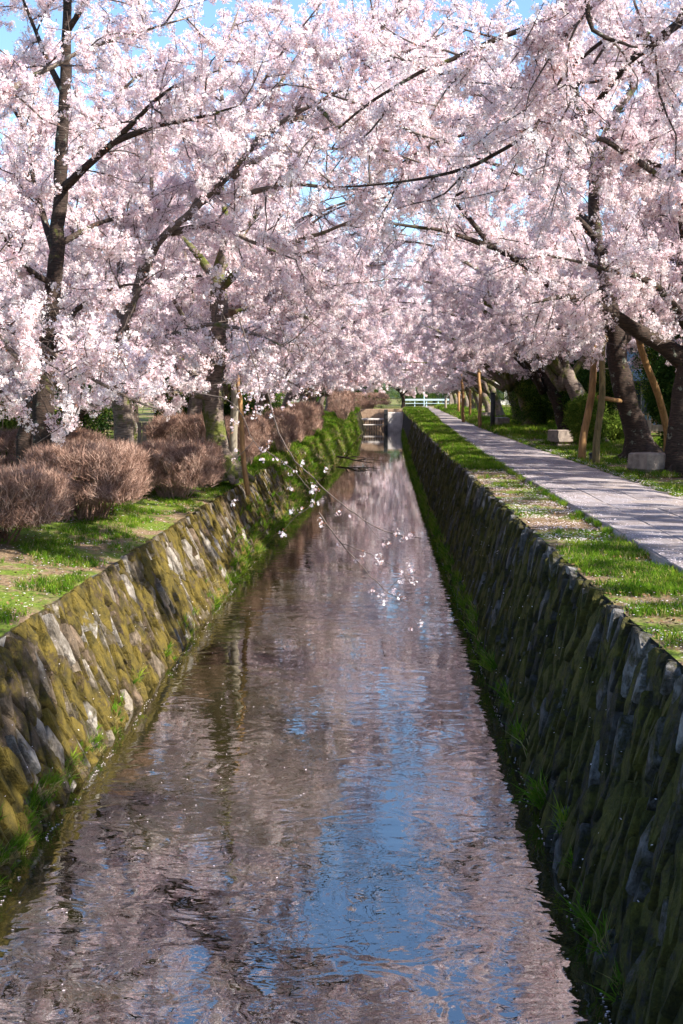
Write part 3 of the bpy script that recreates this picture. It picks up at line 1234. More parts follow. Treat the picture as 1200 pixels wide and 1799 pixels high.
# --- right bank, big dark leaning trunk behind the stone block
Y = 29.0
b = at(1130, 820, Y); b.z = ZR
tr_ = [(b, .36)] + list(zip(A(Y, (1118, 765), (1100, 700), (1085, 640), (1078, 570), (1060, 480), (1046, 400), (1043, 330), (1045, 290)),
                            (.26, .245, .23, .21, .17, .14, .13, .12)))
lm = [
    (A(Y, (1045, 300), (1062, 240), (1085, 190), (1112, 155), (1130, 80), (1150, 0), (1160, -80)), .12, 'bark_mossy'),
    (A(Y, (1043, 290), (1028, 230), (1015, 150), (1010, 80), (1000, 0), (990, -80)), .09, 'bark_mossy'),
    (A(Y, (1076, 580), (1000, 530, -.5), (930, 470, -1.2), (860, 430, -2), (790, 405, -2.8), (690, 392, -3.4), (630, 380, -4)), .12),
    (A(Y, (862, 432, -2), (825, 385, -2), (797, 350, -2), (815, 333, -2), (860, 325, -2.2)), .06),
    (A(Y, (1080, 610), (1150, 540, .5), (1210, 500, 1), (1300, 450, 1.5)), .15),
    (A(Y, (1050, 420), (980, 350, -1), (900, 300, -2), (820, 270, -3), (740, 250, -4)), .08),
    (A(Y, (1043, 350), (1120, 300, 1), (1180, 220, 1.5), (1240, 150, 2)), .08),
    (A(Y, (1015, 150), (940, 90, -1), (860, 60, -2), (780, 40, -3)), .05),
    (A(Y, (1045, 310), (970, 230, 1), (870, 160, 2), (770, 110, 3), (700, 90, 3.5)), .08),
    (A(Y, (1050, 400), (960, 340, 3), (850, 290, 5), (740, 250, 7)), .08),
    (A(Y, (1055, 450), (1100, 400, -2), (1130, 380, -3.5), (1170, 380, -5)), .07),
    (A(Y, (1078, 570), (1020, 560, -2), (970, 580, -4), (900, 590, -6)), .07),
    (A(Y, (1070, 530), (1010, 470, 2), (940, 440, 4), (850, 450, 6)), .08),
    (A(Y, (1112, 155), (1080, 60, 1), (1050, -20, 2), (1010, -90, 3)), .05),
]
_, n = make_tree("cherry_tree", "big dark leaning cherry trunk behind the stone block beside the path", b, tr_, lm, 104, 'bark_dark')
total += n

# --- right edge tree
Y = 24.0
b = at(1200, 840, Y); b.z = ZR
tr_ = [(b, .26)] + list(zip(A(Y, (1196, 770), (1203, 690), (1222, 620), (1235, 540)), (.25, .24, .26, .2)))
lm = [
    (A(Y, (1222, 650), (1165, 608), (1110, 578, -.3), (1060, 540, -.8), (1000, 520, -1.5), (930, 530, -2.6)), .2),
    (A(Y, (1235, 560), (1210, 450), (1195, 350), (1205, 260), (1180, 190, -.5), (1160, 100, -1)), .13),
    (A(Y, (1225, 350), (1185, 215, -.6), (1160, 235, -1), (1130, 243, -1.4), (1100, 230, -1.7), (1000, 215, -3)), .08),
    (A(Y, (1235, 540), (1300, 420), (1330, 300), (1340, 150)), .12),
    (A(Y, (1225, 600), (1150, 500, -2), (1060, 470, -4), (960, 450, -5.5)), .1),
    (A(Y, (1230, 560), (1170, 420, 2), (1120, 330, 3), (1080, 200, 4)), .09),
    (A(Y, (1200, 300), (1150, 150, -2), (1080, 60, -4), (980, 0, -5)), .06),
    (A(Y, (1190, 330), (1060, 250, -3), (920, 190, -4.6), (800, 170, -5.4), (700, 180, -6)), .06),
    (A(Y, (920, 190, -4.6), (840, 230, -5), (770, 250, -5.4), (700, 300, -5.6)), .035),
]
_, n = make_tree("cherry_tree", "dark cherry trunk cut off by the right edge of the view", b, tr_, lm, 105, 'bark_dark')
total += n

# --- near tree right, trunk out of frame, boughs in the upper right corner
b = Vector((6.3, 11.5, ZR))
tr_ = [(b, .28), (b + Vector((0, 0, 1.2)), .24), (b + Vector((-.1, .2, 2.6)), .2)]
top = b + Vector((-.1, .2, 2.4))
Y = 13.0
lm = [
    ([top] + A(Y, (1250, -170), (1100, -70), (1000, 0), (950, 27), (870, 65), (790, 105), (725, 130), (650, 175), (590, 225)), .085),
    ([top] + A(Y, (1300, 10), (1200, 40), (1150, 80), (1110, 105, .5), (1040, 190, 1), (940, 225, 1.5), (840, 285, 2), (700, 322, 2.4), (600, 330, 2.8)), .075),
    (A(Y, (1180, -90, -1), (1060, -60, -1), (1038, 0, -1), (1050, 48, -1), (1100, 66, -1), (1130, 70, -1)), .03),
    (A(Y, (1160, 75, .4), (1120, 60), (1060, 70), (1010, 105), (960, 170), (935, 220)), .02),
]
_, n = make_tree("cherry_tree", "nearest right bank cherry whose shaded boughs hang into the upper right corner", b, tr_, lm, 106, 'bark_dark', sub=.8)
total += n

# --- near tree left, out of frame, blossom hanging low on the left
b = Vector((-7.2, 13.5, 1.55))
tr_ = [(b, .26), (b + Vector((0, 0, 1.2)), .22), (b + Vector((.1, .1, 2.5)), .18)]
top = b + Vector((.1, .1, 2.4))
lm = [
    ([top] + A(14, (-60, 590), (40, 640), (110, 690), (170, 720)), .07),
    ([top] + A(14, (-80, 560), (20, 570), (130, 640), (220, 690), (290, 715)), .06),
    ([top, top + Vector((.3, -.5, 2)), top + Vector((1.2, -1.0, 4.5)), top + Vector((2.3, -1, 6))], .09),
    ([top, top + Vector((-1, 1, 2)), top + Vector((-1.5, 2.5, 4.5)), top + Vector((-1, 3, 6))], .1),
    ([top, top + Vector((1.5, 1, 2)), top + Vector((3, 2.5, 3.6)), top + Vector((4.6, 3.4, 4.4))], .08),
    ([top, top + Vector((-2, 0, 1.2)), top + Vector((-4, -1, 2.6))], .1),
]
_, n = make_tree("cherry_tree", "nearest left bank cherry hanging bright low blossom in from the left edge", b, tr_, lm, 107, 'bark', dens=1.15)
total += n

# --- the rows further down both banks and behind
ORD = ["first", "second", "third", "fourth", "fifth", "sixth", "seventh", "eighth", "ninth", "tenth", "eleventh", "twelfth", "thirteenth", "fourteenth"]


def row_tree(x, Y, z, lean, seed, label, bark, group, H=6.0, spread=4.8, far=False, trunk_r=.22, tilt=None, n=8, dens=1.0, over=0):
    global total
    rng = np.random.default_rng(seed)
    b = Vector((x, Y, z))
    tl = tilt if tilt is not None else lean * .5
    top = b + Vector((tl, rng.uniform(-.3, .3), 2.3))
    mid = b + Vector((tl * .35 + rng.uniform(-.08, .08), 0, 1.15))
    tr_ = [(b, trunk_r), (mid, trunk_r * .85), (top, trunk_r * .72)]
    lm = auto_limbs(top, rng, (lean, 0), n, H, spread, trunk_r * .5)
    if over:      # boughs arching out over the water
        sg = 1 if lean > 0 else -1
        for q, (dx, dy, dz) in enumerate(((4.6, -1.4, 3.6), (4.9, 1.5, 2.6), (4.0, .2, 4.8))):
            e = top + Vector((sg * dx * over, dy, dz))
            lm.append(([top - Vector((0, 0, .3)), top + Vector((sg * dx * over * .3, dy * .3, dz * .55)), top + Vector((sg * dx * over * .65, dy * .7, dz * .9)), e], trunk_r * .42))
    _, n_ = make_tree("cherry_tree", label, b, tr_, lm, seed, bark, dens, far, group)
    total += n_
    return _


left_Y = [33, 40.5, 49]
right_Y = [37, 45.5, 54]
for i, Y in enumerate(left_Y):
    row_tree(xLt(Y) - 2.0 - .5 * (i % 2), Y, zL(Y) + .2, 1.0, 200 + i, "cherry tree in the left canal row, %s beyond the mossy trunk with props" % ORD[i],
             ['bark', 'bark_mossy', 'bark'][i], "cherry trees lining the canal", 6.2, 5.0, over=1.0)
for i, Y in enumerate(right_Y):
    row_tree(6.2 + pc(Y) * .8 + .4 * (i % 2), Y, ZR + .1, -1.1, 220 + i, "cherry tree in the right path row, %s beyond the big leaning trunk" % ORD[i],
             ['bark_mossy', 'bark_dark', 'bark_mossy'][i], "cherry trees lining the canal", 5.6, 4.8, trunk_r=.27, tilt=-.9, over=1.15)

# far copies share two crowns
protoL = row_tree(xLt(58) - 1.7, 58, zL(58) + .2, 1.1, 240, "cherry tree in the left canal row, fourth beyond the mossy trunk with props", 'bark', "cherry trees lining the canal", 6.2, 5.0, True)
protoR = row_tree(6.6 + pc(63) * .8, 63, ZR + .1, -1.1, 241, "cherry tree in the right path row, fourth beyond the big leaning trunk", 'bark_mossy', "cherry trees lining the canal", 5.6, 4.8, True, .25, -.8)
k = 4
for Y in (66, 74, 83, 92, 102, 111):
    c = copy_tree(protoL)
    c.location = (xLt(Y) - 1.6, Y, zL(Y) + .1)
    s = .93 + .13 * ((Y * 7) % 5) / 5
    c.scale = (s, -s if k % 2 else s, s)
    c['label'] = "cherry tree in the left canal row, %s beyond the mossy trunk with props" % ORD[k]
    k += 1
k = 4
for Y in (72, 80.5, 89, 98, 107, 117, 128):
    c = copy_tree(protoR)
    c.location = (6.4 + pc(Y) * .85, Y, ZR + .05)
    s = .92 + .13 * ((Y * 3) % 5) / 5
    c.scale = (s, -s if k % 2 else s, s)
    c['label'] = "cherry tree in the right path row, %s beyond the big leaning trunk" % ORD[k]
    k += 1

# second rows: trees behind on both sides
protoB = row_tree(-9.5, 30, 1.6, .2, 260, "cherry tree in the back row far left, nearest the camera", 'bark_dark', "cherry trees standing behind the left row", 7.5, 5.6, True, .24, n=10, dens=1.3)
back = [(-11, 39, "left"), (-8.5, 48, "left"), (-11.5, 58, "left"), (-9, 70, "left"), (-10, 84, "left"), (-9, 100, "left"), (-7, 122, "left"),
        (11.5, 42, "right"), (13, 54, "right"), (12, 66, "right"), (13.5, 80, "right"), (13, 96, "right"), (14, 114, "right"),
        (-1.5, 130, "end"), (2.5, 137, "end"), (6.5, 150, "end"), (11, 146, "end"), (-16, 27, "left"), (-17, 44, "left")]
cnt = {"left": 0, "right": 0, "end": 0}
for i, (x, Y, sd_) in enumerate(back):
    c = copy_tree(protoB)
    c.location = (x, Y, 1.6)
    s = .9 + .2 * ((i * 37) % 7) / 7
    c.scale = (s if i % 2 else -s, s, s)
    c.rotation_euler = (0, 0, i * 1.9)
    j = cnt[sd_]
    cnt[sd_] += 1
    c['label'] = {"left": "pale blossoming cherry behind the left canal row, %s one back", "right": "pale blossoming cherry behind the evergreen shrubs, %s one along",
                  "end": "distant cherry closing the far end of the canal, %s from the left"}[sd_] % ORD[j]
    c['group'] = {"left": "cherry trees standing behind the left row", "right": "cherry trees behind the shrubs on the right", "end": "cherry trees at the far end"}[sd_]
for i, (x, Y, lab) in enumerate(((7.0, 3.2, "added shade casting cherry on the right bank beside the viewer"), (7.4, -5, "added shade cherry on the right bank behind the viewer"),  # mostly unseen right bank trees put in to shade path, trunks and left bank
                                 (12.5, 9, "added shade cherry beyond the path, off to the right of the viewer"), (12.8, 19, "added shade cherry beyond the right edge trunk, off frame"),
                                 (13.5, 28, "added shade cherry behind the fence at the right edge"), (9.8, 24.0, "added shade cherry close behind the right edge trunk, off frame"),
                                 (10.6, 33.5, "cherry rising behind the clipped dark shrub at the right"), (10.8, 43, "cherry rising behind the broad dark evergreen"))):
    c = row_tree(x, Y, ZR, -.5, 300 + i, lab, 'bark_dark', "cherry trees beyond the right edge", 6.0, 5.2, True, .24, n=9, dens=.8)
print("sprigs", total)

# ------------------------------------------------------------------ twigs hanging over the water, close to the camera
def spray(label, Y, lines, seed, blooms):
    rng = np.random.default_rng(seed)
    p0 = at(lines[0][0][0][0], lines[0][0][0][1], Y)
    root = thing("hanging_twig", label, "twig", p0, "thin blossoming twigs hanging over the water")
    tb, spr = [], []
    for ln, r0 in lines:
        Q = crom([at(q[0], q[1], Y + (q[2] if len(q) > 2 else 0)) - p0 for q in ln], .06)
        Q[1:-1] += rng.normal(size=(len(Q) - 2, 3)) * .004
        tb.append((Q, r0 * 1.2, r0 * .6, 5))
    link("stem", tubes_mesh("stem", tb, M['twig']), root)
    for bx, by, n in blooms:
        for _ in range((n * 3 + 4) // 5):
            p = at(bx + rng.normal() * 9, by + rng.normal() * 7, Y + rng.uniform(-.08, .08)) - p0
            spr.append(tuple(p))
    n = len(spr)
    scatter("blossom", "sprig_near", SPRIG_NEAR, spr, rand_rot(rng, n), rng.uniform(.6, 1.05, n), root, M['petal'], kind='stuff')


spray("long bare twig reaching over the pale water, tipped with blossom", 10.5,
      [(((470, 690), (490, 760), (520, 810), (560, 850), (600, 885), (650, 920), (700, 940), (740, 945)), .006),
       (((560, 850), (545, 890), (520, 905), (500, 930)), .003), (((640, 915), (665, 945), (690, 950)), .002)],
      1, [(530, 815, 3), (505, 840, 4), (560, 860, 4), (470, 792, 3), (545, 885, 4), (520, 900, 4), (500, 935, 3), (700, 935, 5), (690, 950, 2), (590, 900, 3), (720, 945, 2), (565, 845, 2)])
spray("short forked twig dipping toward the middle of the water", 9.8,
      [(((560, 900), (600, 955), (640, 1000), (680, 1040), (720, 1060)), .005), (((600, 955), (650, 975), (700, 1000), (715, 1020)), .003),
       (((680, 1040), (700, 1020), (720, 1010)), .002)],
      2, [(570, 915, 2), (625, 978, 2), (672, 990, 4), (700, 1000, 4), (715, 1020, 4), (660, 1040, 5), (680, 1045, 4), (735, 1100, 4), (690, 1050, 2), (600, 955, 1)])
spray("thin twig with small blossoms in front of the mossy left wall", 11.5,
      [(((340, 690), (400, 702), (430, 740), (445, 775), (480, 800), (520, 830), (545, 860)), .005), (((445, 775), (420, 800), (400, 830)), .003)],
      3, [(400, 710, 3), (415, 745, 4), (410, 800, 3), (412, 880, 3), (460, 790, 4), (490, 805, 3), (430, 700, 4), (470, 720, 5), (450, 700, 5), (440, 690, 4), (480, 690, 4)])
spray("drooping twig hung with dense blossom beside the mossy trunk", 13,
      [(((420, 560), (440, 620), (455, 670), (450, 720)), .008), (((440, 620), (480, 660), (500, 700)), .004)],
      4, [(440, 620, 10), (455, 660, 12), (450, 700, 14), (455, 725, 8), (490, 680, 10), (500, 705, 8), (420, 590, 8), (470, 640, 8), (540, 690, 8), (520, 660, 8)])

# ------------------------------------------------------------------ hedges of bare brown twigs
def hedge(label, c, rad, seed, nt_=2600, group="clipped leafless hedges on the left bank"):
    """c on the ground, rad half sizes"""
    rng = np.random.default_rng(seed)
    c = Vector(c)
    root = thing("hedge", label, "hedge", c, group)
    # stems from the foot
    tb = []
    for k in range(int(26 * rad[0] * rad[1] / .5) + 10):
        a = rng.uniform(0, 6.28)
        p = np.array([math.cos(a) * rad[0] * .35 * rng.random(), math.sin(a) * rad[1] * .6 * rng.random(), -.03])
        e = np.array([p[0] * 2 + rng.normal() * .2 * rad[0], p[1] * 1.5 + rng.normal() * .15 * rad[1], rad[2] * rng.uniform(.9, 1.6)])
        m_ = p + (e - p) * .45 + rng.normal(size=3) * .05
        tb.append((np.array([p, m_, e]), rng.uniform(.008, .016), .004, 4))
        for j in range(3):
            q = p + (e - p) * rng.uniform(.3, .8)
            tb.append((np.array([q, q + rng.normal(size=3) * .09 + [0, 0, .1], q + rng.normal(size=3) * .18 + [0, 0, .25]]), .006, .003, 3))
    link("stems", tubes_mesh("stems", tb, M['hedge_twig']), root, kind='stuff')
    pts, rots = [], []
    while len(pts) < nt_:
        d = rand_unit(rng)
        if d[2] < -.55:
            continue
        r_ = rng.uniform(.5, 1.04) ** .5 * (1 + .10 * mnoise.noise(Vector(d) * 2.2 + Vector((seed, 0, 0))))
        q = np.sign(d) * np.abs(d) ** .6 * r_ * (1 + .07 * mnoise.noise(Vector(d) * 6 + Vector((0, seed, 0))))
        p = np.array([q[0] * rad[0], q[1] * rad[1], rad[2] * 1.12 + q[2] * rad[2] * .82])
        if p[2] < .1:
            continue
        pts.append(p)
        rots.append((d[1] * -.6 + rng.normal() * .3, d[0] * .6 + rng.normal() * .3, rng.uniform(0, 6.28)))
    scatter("twigs", "hedge_twig", HTWIG, pts, rots, rng.uniform(.7, 1.2, len(pts)), root, M['hedge_twig'], kind='stuff')


def gl(x, Y):      # left ground height away from the edge
    o = xLt(Y) - x
    return zL(Y) + min(.35, .11 * max(o, 0))


hedge("rounded bare brown hedge cut off by the left edge of the view", (-5.0, 15.9, gl(-5.0, 16)), (.92, .95, .44), 1, 4200)
hedge("wide bare hedge second from the left, showing pale forked stems at its foot", (-4.55, 19.2, gl(-4.6, 19)), (.86, 1.1, .56), 2, 4200)
hedge("rounded bare hedge right of the wide one, grass in front", (-3.95, 24.0, gl(-4.0, 24)), (.82, 1.4, .51), 3, 3600)
hedge("bare hedge just past the mossy trunk above the canal wall", (-3.75, 34, gl(-3.7, 34)), (.62, 2.4, .68), 4, 2600)
hedge("dark bare hedge further along the left wall top", (-3.35, 43, gl(-3.4, 43)), (.60, 3.0, .72), 5, 2000)
hedge("tall reddish hedge at the far bend of the left wall", (-3.3, 56, gl(-3.3, 56)), (.7, 4.0, .8), 6, 1800)
hedge("pinkish far hedge closing the left wall top by the weir", (-2.6, 86, gl(-2.6, 86)), (.8, 8, 1.0), 7, 1800)
hedge("low bare shrub behind the hedges at the left", (-7.2, 26, 1.6), (1.4, 1.2, .5), 8, 2600)
hedge("bare bush between the leaning cherry and the mossy trunk", (-4.9, 31, 1.6), (.8, 1.2, .6), 9, 2000)

# ------------------------------------------------------------------ evergreen shrubs
def shrub(label, c, rad, seed, n=2400, temps=LEAFC_M, key="leafm", group="evergreen shrubs behind the path", name="evergreen_shrub"):
    rng = np.random.default_rng(seed)
    c = Vector(c)
    root = thing(name, label, "shrub", c, group)
    tb = []
    for k in range(7):
        a = rng.uniform(0, 6.28)
        e = np.array([math.cos(a) * rad[0] * .6, math.sin(a) * rad[1] * .6, rad[2] * rng.uniform(1, 1.7)])
        tb.append((np.array([[0, 0, -.05], e * .4 + [0, 0, .2], e]), .05, .01, 6))
    link("stems", tubes_mesh("stems", tb, M['bark_dark']), root)
    pts = []
    lobes = [(rand_unit(rng) * .5, rng.uniform(.45, .7)) for _ in range(7)] + [(np.zeros(3), .8)]
    while len(pts) < n:
        lc, lr = lobes[rng.integers(len(lobes))]
        d = rand_unit(rng)
        q = lc + d * lr * rng.uniform(.55, 1.02)
        p = np.array([q[0] * rad[0], q[1] * rad[1], (q[2] + .95) * rad[2]])
        if p[2] < .05:
            continue
        pts.append(p)
    scatter("foliage", key, temps, pts, rand_rot(rng, len(pts)), rng.uniform(.8, 1.7, len(pts)), root, M['leaf'], kind='stuff')


shrub("tall dark evergreen shrub behind the middle stone block", (7.3, 45, ZR), (1.2, 2.2, 1.6), 11, 3600)
shrub("dark evergreen shrub between the far trunks and the stone block", (7.0, 54.5, ZR), (1.35, 2.8, 1.75), 12, 3400)
shrub("yellow green bush beside the middle stone block", (5.95, 36.5, ZR), (.55, .6, .75), 13, 1500, LEAFC_L, "leafl")
shrub("dark clipped shrub between the leaning trunk and the right edge", (8.2, 33, ZR), (1.25, 1.3, 1.45), 14, 3600, LEAFC, "leafd")
shrub("broad dark evergreen behind the wooden props", (10.0, 41, ZR), (2.2, 2.2, 2.3), 15, 3400)
shrub("dark evergreen shrub further along the path", (8.0, 63, ZR), (1.8, 3, 2.1), 16, 2600)
shrub("evergreen shrub beside the far path trees", (9.6, 70, ZR), (1.8, 3.5, 2.0), 17, 2200)
shrub("light green bush low at the foot of the two right props", (6.9, 38, ZR), (.8, .7, .5), 18, 1200, LEAFC_L, "leafl")
shrub("bright green bush behind the dark trunk at the left edge", (-8.3, 27, 1.6), (.8, .8, .95), 19, 2200, LEAFC_L, "leafl", "evergreen bushes behind the left bank")
shrub("dark evergreen bush far behind the left hedges", (-9.0, 38, 1.6), (2.0, 2, 1.7), 20, 2600, LEAFC_M, "leafm", "evergreen bushes behind the left bank")
shrub("small dark evergreen bush right of the mossy left trunk", (-3.75, 28.9, 1.35), (.42, .5, .42), 21, 1200, LEAFC, "leafd", "evergreen bushes behind the left bank")
shrub("evergreen bush behind the second left row tree", (-6.5, 44, 1.6), (1.6, 2, 1.5), 22, 2200, LEAFC_M, "leafm", "evergreen bushes behind the left bank")
shrub("dark evergreen past the right edge trunk", (11.5, 30, ZR), (1.8, 1.5, 2.0), 23, 2600, LEAFC, "leafd")
shrub("green shrub beside the pale rail at the path end", (9.6, 118, ZR), (2.2, 2, 1.6), 24, 1400, LEAFC_M, "leafm")

for i, (x, Y, r_) in enumerate(((-6, 128, 3), (-1, 134, 3), (4.5, 146, 3.5), (10, 150, 3), (-12, 118, 4), (15, 130, 4), (12, 95, 2.5), (-8, 78, 2.5), (-7.5, 58, 2))):
    shrub("dark shrub mass closing the view %s" % ["left of the footbridge", "above the footbridge", "behind the guard rail", "right of the guard rail", "far left past the hedges", "far right beyond the path",
          "right of the far path trees", "behind the far left hedges", "behind the middle left hedges"][i], (x, Y, 1.6), (r_, 1.8, 1.5), 50 + i, 1300, LEAFC_M, "leafm", "dark shrubs at the far end")

# ------------------------------------------------------------------ stone blocks, props, posts, fences
def rough_block(size, seed):
    rng = np.random.default_rng(seed)
    n = 4
    mb = MB()
    mb.box((0, 0, size[2] / 2), size, None, .95, .035)
    v = [Vector(p) + Vector(rng.uniform(-.012, .012, 3)) for p in mb.v]
    return mesh_from("block", [tuple(p) for p in v], mb.f, M['block'])


M['block'] = mat_simple('bench_stone', (0.13, 0.10, 0.085), (0.32, 0.26, 0.21), 6, 0.85, 0.7, 0.02)
M['brace'] = mat_simple('foot_stone', (0.10, 0.08, 0.07), (0.2, 0.17, 0.15), 6, 0.9, 0.6, 0.02)


def stone_seat(label, px, py, Y, size, rz, seed):
    p = at(px, py, Y)
    root = thing("stone_block", label, "stone block", (p.x, p.y, ZR + .02), "stone blocks beside the path", (0, 0, rz))
    me = rough_block(size, seed)
    link("seat_block", me, root, (0, 0, .09))
    mb = MB()
    mb.box((0, 0, .045), (size[0] * .78, size[1] * .75, .12), None, 1, .01)
    mb.build("foot", M['brace'], root)


stone_seat("nearest pale rough stone block seat beside the path", 1140, 840, 24.2, (.60, .62, .34), R(28), 1)
stone_seat("middle rough stone block seat, in front of the yellow green bush", 984, 785, 38, (.58, .6, .38), R(25), 2)
stone_seat("small rounded stone block seat further down the path", 881, 752, 58, (.6, .6, .36), R(15), 3)
stone_seat("farthest little dark stone block beside the path", 852, 745, 72, (.6, .6, .36), R(15), 4)


def prop(label, p0, p1, r, mat='wood', group="wooden props holding up the cherry limbs", brace=None):
    p0, p1 = Vector(p0), Vector(p1)
    root = thing("wooden_prop", label, "wooden prop", p0, group)
    rng = np.random.default_rng(int(abs(p0.x * 100)))
    d = p1 - p0
    side = d.cross(Vector((0, 1, 0))).normalized()
    mb = MB()
    k = 12
    mb.tube([d * (i / (k - 1)) + side * .03 * math.sin(i * .8) - (Vector((0, 0, .05)) if i == 0 else Vector()) for i in range(k)],
            list(np.linspace(r * 1.1, r * .85, k)), 10, rng, .05)
    mb.build("pole", M[mat], root, True)
    rb = MB()
    for q in range(5):
        c = d * (.955 + q * .008)
        rb.tube([c - d.normalized() * .008, c + d.normalized() * .008], r * 1.12, 10)
    rb.build("rope", M['rope'], root)


def gpt(px, Y, z=ZR):
    p = at(px, 700, Y)
    return Vector((p.x, p.y, z))


prop("dark slanting wooden prop left of the leaning trunk", gpt(1024, 29.2), at(1050, 590, 29.6), .085)
prop("upright olive wooden prop just left of the leaning trunk", gpt(1050, 27.3), at(1062, 590, 27.8), .075, 'prop_dark')
prop("long orange wooden prop slanting down to the right edge", gpt(1196, 27.0), at(1122, 590, 25.5), .075)
prop("pale upright wooden prop right of the mossy left trunk", gpt(412, 27.6, 1.45), at(408, 540, 27.2), .085, 'wood_grey')
prop("thin orange prop leaning at the top of the left canal wall", gpt(435, 25.6, 1.35), at(405, 560, 26.0), .05)
prop("far slim wooden prop before the fourth path tree", gpt(815, 66), at(811, 650, 66), .08)
prop("far slanting wooden prop beside the path bend", gpt(845, 56), at(842, 650, 57), .08)

# horizontal tie between the two right props
p = at(1052, 698, 27.6)
mb = MB()
q = at(1092, 705, 28.9)
mb.tube([Vector((0, 0, 0)), (q - p) * .5, q - p], .05, 8)
o = mb.build("cross_pole", M['wood'], None, True, label="short pole tied from the upright prop back to the leaning trunk", category="pole")
o.location = p


def post(label, px, Y, h, r, mat='dark_metal', z=ZR, cap=True):
    b = gpt(px, Y, z)
    root = thing("post", label, "post", b, "small posts beside the path")
    mb = MB()
    mb.tube([Vector((0, 0, -.05)), Vector((0, 0, h * .5)), Vector((0, 0, h))], r, 12)
    mb.build("shaft", M[mat], root, True)
    if cap:
        mb = MB()
        mb.tube([Vector((0, 0, h)), Vector((0, 0, h + .03)), Vector((0, 0, h + .06))], [r * 1.25, r * 1.2, r * .5], 12)
        mb.build("cap", M[mat], root, True)


post("tall dark post standing beside the path before the shrubs", 866, 54, 1.55, .10)
post("short black lamp post at the foot of the olive prop", 1043, 28.0, .22, .07)
post("thin brown post by the far path trees", 826, 76, 1.7, .08, 'wood')
post("reddish post left of the far path trees", 806, 88, 1.6, .09, 'wood')
post("pale post near the far end of the path", 783, 104, 1.3, .10, 'wood_grey')

# rustic fence at the right, blue sheet behind
p = gpt(1175, 31.5)
root = thing("rail_fence", "low wooden fence with pale knotty posts behind the stone seat", "fence", p)
x = -.9
i = 0
while x < 5:
    mb = MB()
    mb.tube([Vector((x, 0, -.05)), Vector((x + .01, 0, .4)), Vector((x, 0, .88 + .05 * (i % 2)))], [.055, .05, .05], 8, np.random.default_rng(i), .12)
    mb.build("fence_post", M['wood_grey' if i % 2 else 'wood'], root, True)
    x += .42
    i += 1
mb = MB()
mb.box((2, .07, .72), (6.2, .05, .16), None, 1, .01)
mb.build("rail", M['wood_grey'], root)
p = gpt(1190, 34.2)
mb = MB()
mb.box((1.6, 0, .32), (3.6, .08, .42), None, 1, .01)
o = mb.build("panel", M['blue_tarp'], None, label="blue sheeting panel seen through the low wooden fence", category="panel")
o.location = p
p = gpt(1080, 47)
root = thing("picket_fence", "low brown picket fence between the trunks at the right", "fence", p)
for i in range(26):
    mb = MB()
    mb.box((-1.8 + i * .16, 0, .38), (.07, .03, .85 + .06 * ((i * 7) % 3)), None, 1, .006)
    mb.build("picket", M['brown_fence'], root)
mb = MB()
mb.box((.2, .035, .55), (4.4, .03, .06))
mb.build("rail", M['brown_fence'], root)

# fences behind left hedges
p = gpt(345, 37, 1.6)
root = thing("board_fence", "pale board fence behind the hedges left of the mossy trunk", "fence", p)
for i in range(22):
    mb = MB()
    mb.box((-2.4 + i * .17, 0, .45), (.15, .025, .95), None, 1, .005)
    mb.build("board", M['wood_grey'], root)
for z in (.2, .75):
    mb = MB()
    mb.box((-.6, .03, z), (3.9, .03, .07))
    mb.build("rail", M['brown_fence'], root)

# stone marker with mossy cap on the left
p = at(74, 850, 18.6)
root = thing("stone_marker", "pale square marker post between the first two left hedges", "marker", (p.x, p.y, gl(p.x, 18.6)))
mb = MB()
mb.box((0, 0, .5), (.13, .13, 1.0), None, .94, .012)
mb.build("shaft", M['concrete'], root)
p = at(90, 830, 18.9)
root = thing("cut_stump", "black tree stump with a flat mossy top beside the marker post", "stump", (p.x, p.y, gl(p.x, 18.9)))
mb = MB()
mb.tube([Vector((0, 0, -.05)), Vector((0, 0, .3)), Vector((.01, 0, .62)), Vector((.01, 0, .84))], [.15, .12, .11, .12], 10, np.random.default_rng(4), .12)
mb.build("stem", M['bark_dark'], root, True)
mb = MB()
mb.tube([Vector((0.02, 0, .84)), Vector((.02, 0, .89)), Vector((.02, 0, .94))], [.20, .23, .14], 12, np.random.default_rng(5), .15)
mb.build("moss_cap", M['moss'] if 'moss' in M else M['leaf_light'], root, True)

# second small dark trunk low at the left
b = at(46, 860, 22.5); b.z = 1.6
mbp = [(b, .17)] + list(zip(A(22.5, (44, 770), (58, 700), (60, 640)), (.15, .13, .1)))
make_tree("cherry_tree", "short dark leaning trunk left of the tall slim cherry", b, mbp, [(A(22.5, (60, 650), (20, 610), (-40, 560), (-90, 500)), .1), (A(22.5, (60, 640), (40, 560, 1), (20, 480, 1.6)), .07)], 108, 'bark_dark')

# ------------------------------------------------------------------ weir, wall end and bridge at the far end
wy = 113.0
root = thing("weir_bridge", "small pale footbridge with dark railings over the far end of the canal", "footbridge", (0, wy, 0))
mb = MB(); mb.box((-1.05, 0, 1.02), (2.9, .9, .16), None, 1, .02); mb.build("deck_beam", M['concrete'], root)
mb = MB(); mb.box((-1.05, -.1, .52), (2.7, .3, .10), None, 1, .02); mb.build("lower_beam", M['concrete'], root)
for i in range(12):
    mb = MB(); mb.box((-2.3 + i * .22, -.2, .5), (.06, .06, .9)); mb.build("bar", M['dark_metal'], root)
mb = MB(); mb.box((.5, -.2, .9), (.34, .9, 2.0), None, 1, .02); mb.build("pier", M['dark_metal'], root)
mb = MB(); mb.box((1.35, .1, .8), (1.35, .5, 1.7), None, 1, .02); mb.build("abutment", M['concrete'], root)
mb = MB(); mb.box((-.4, 2.6, .9), (7.0, .5, 2.0), None, 1, .03); mb.build("retaining_wall", M['brown_fence'], root)

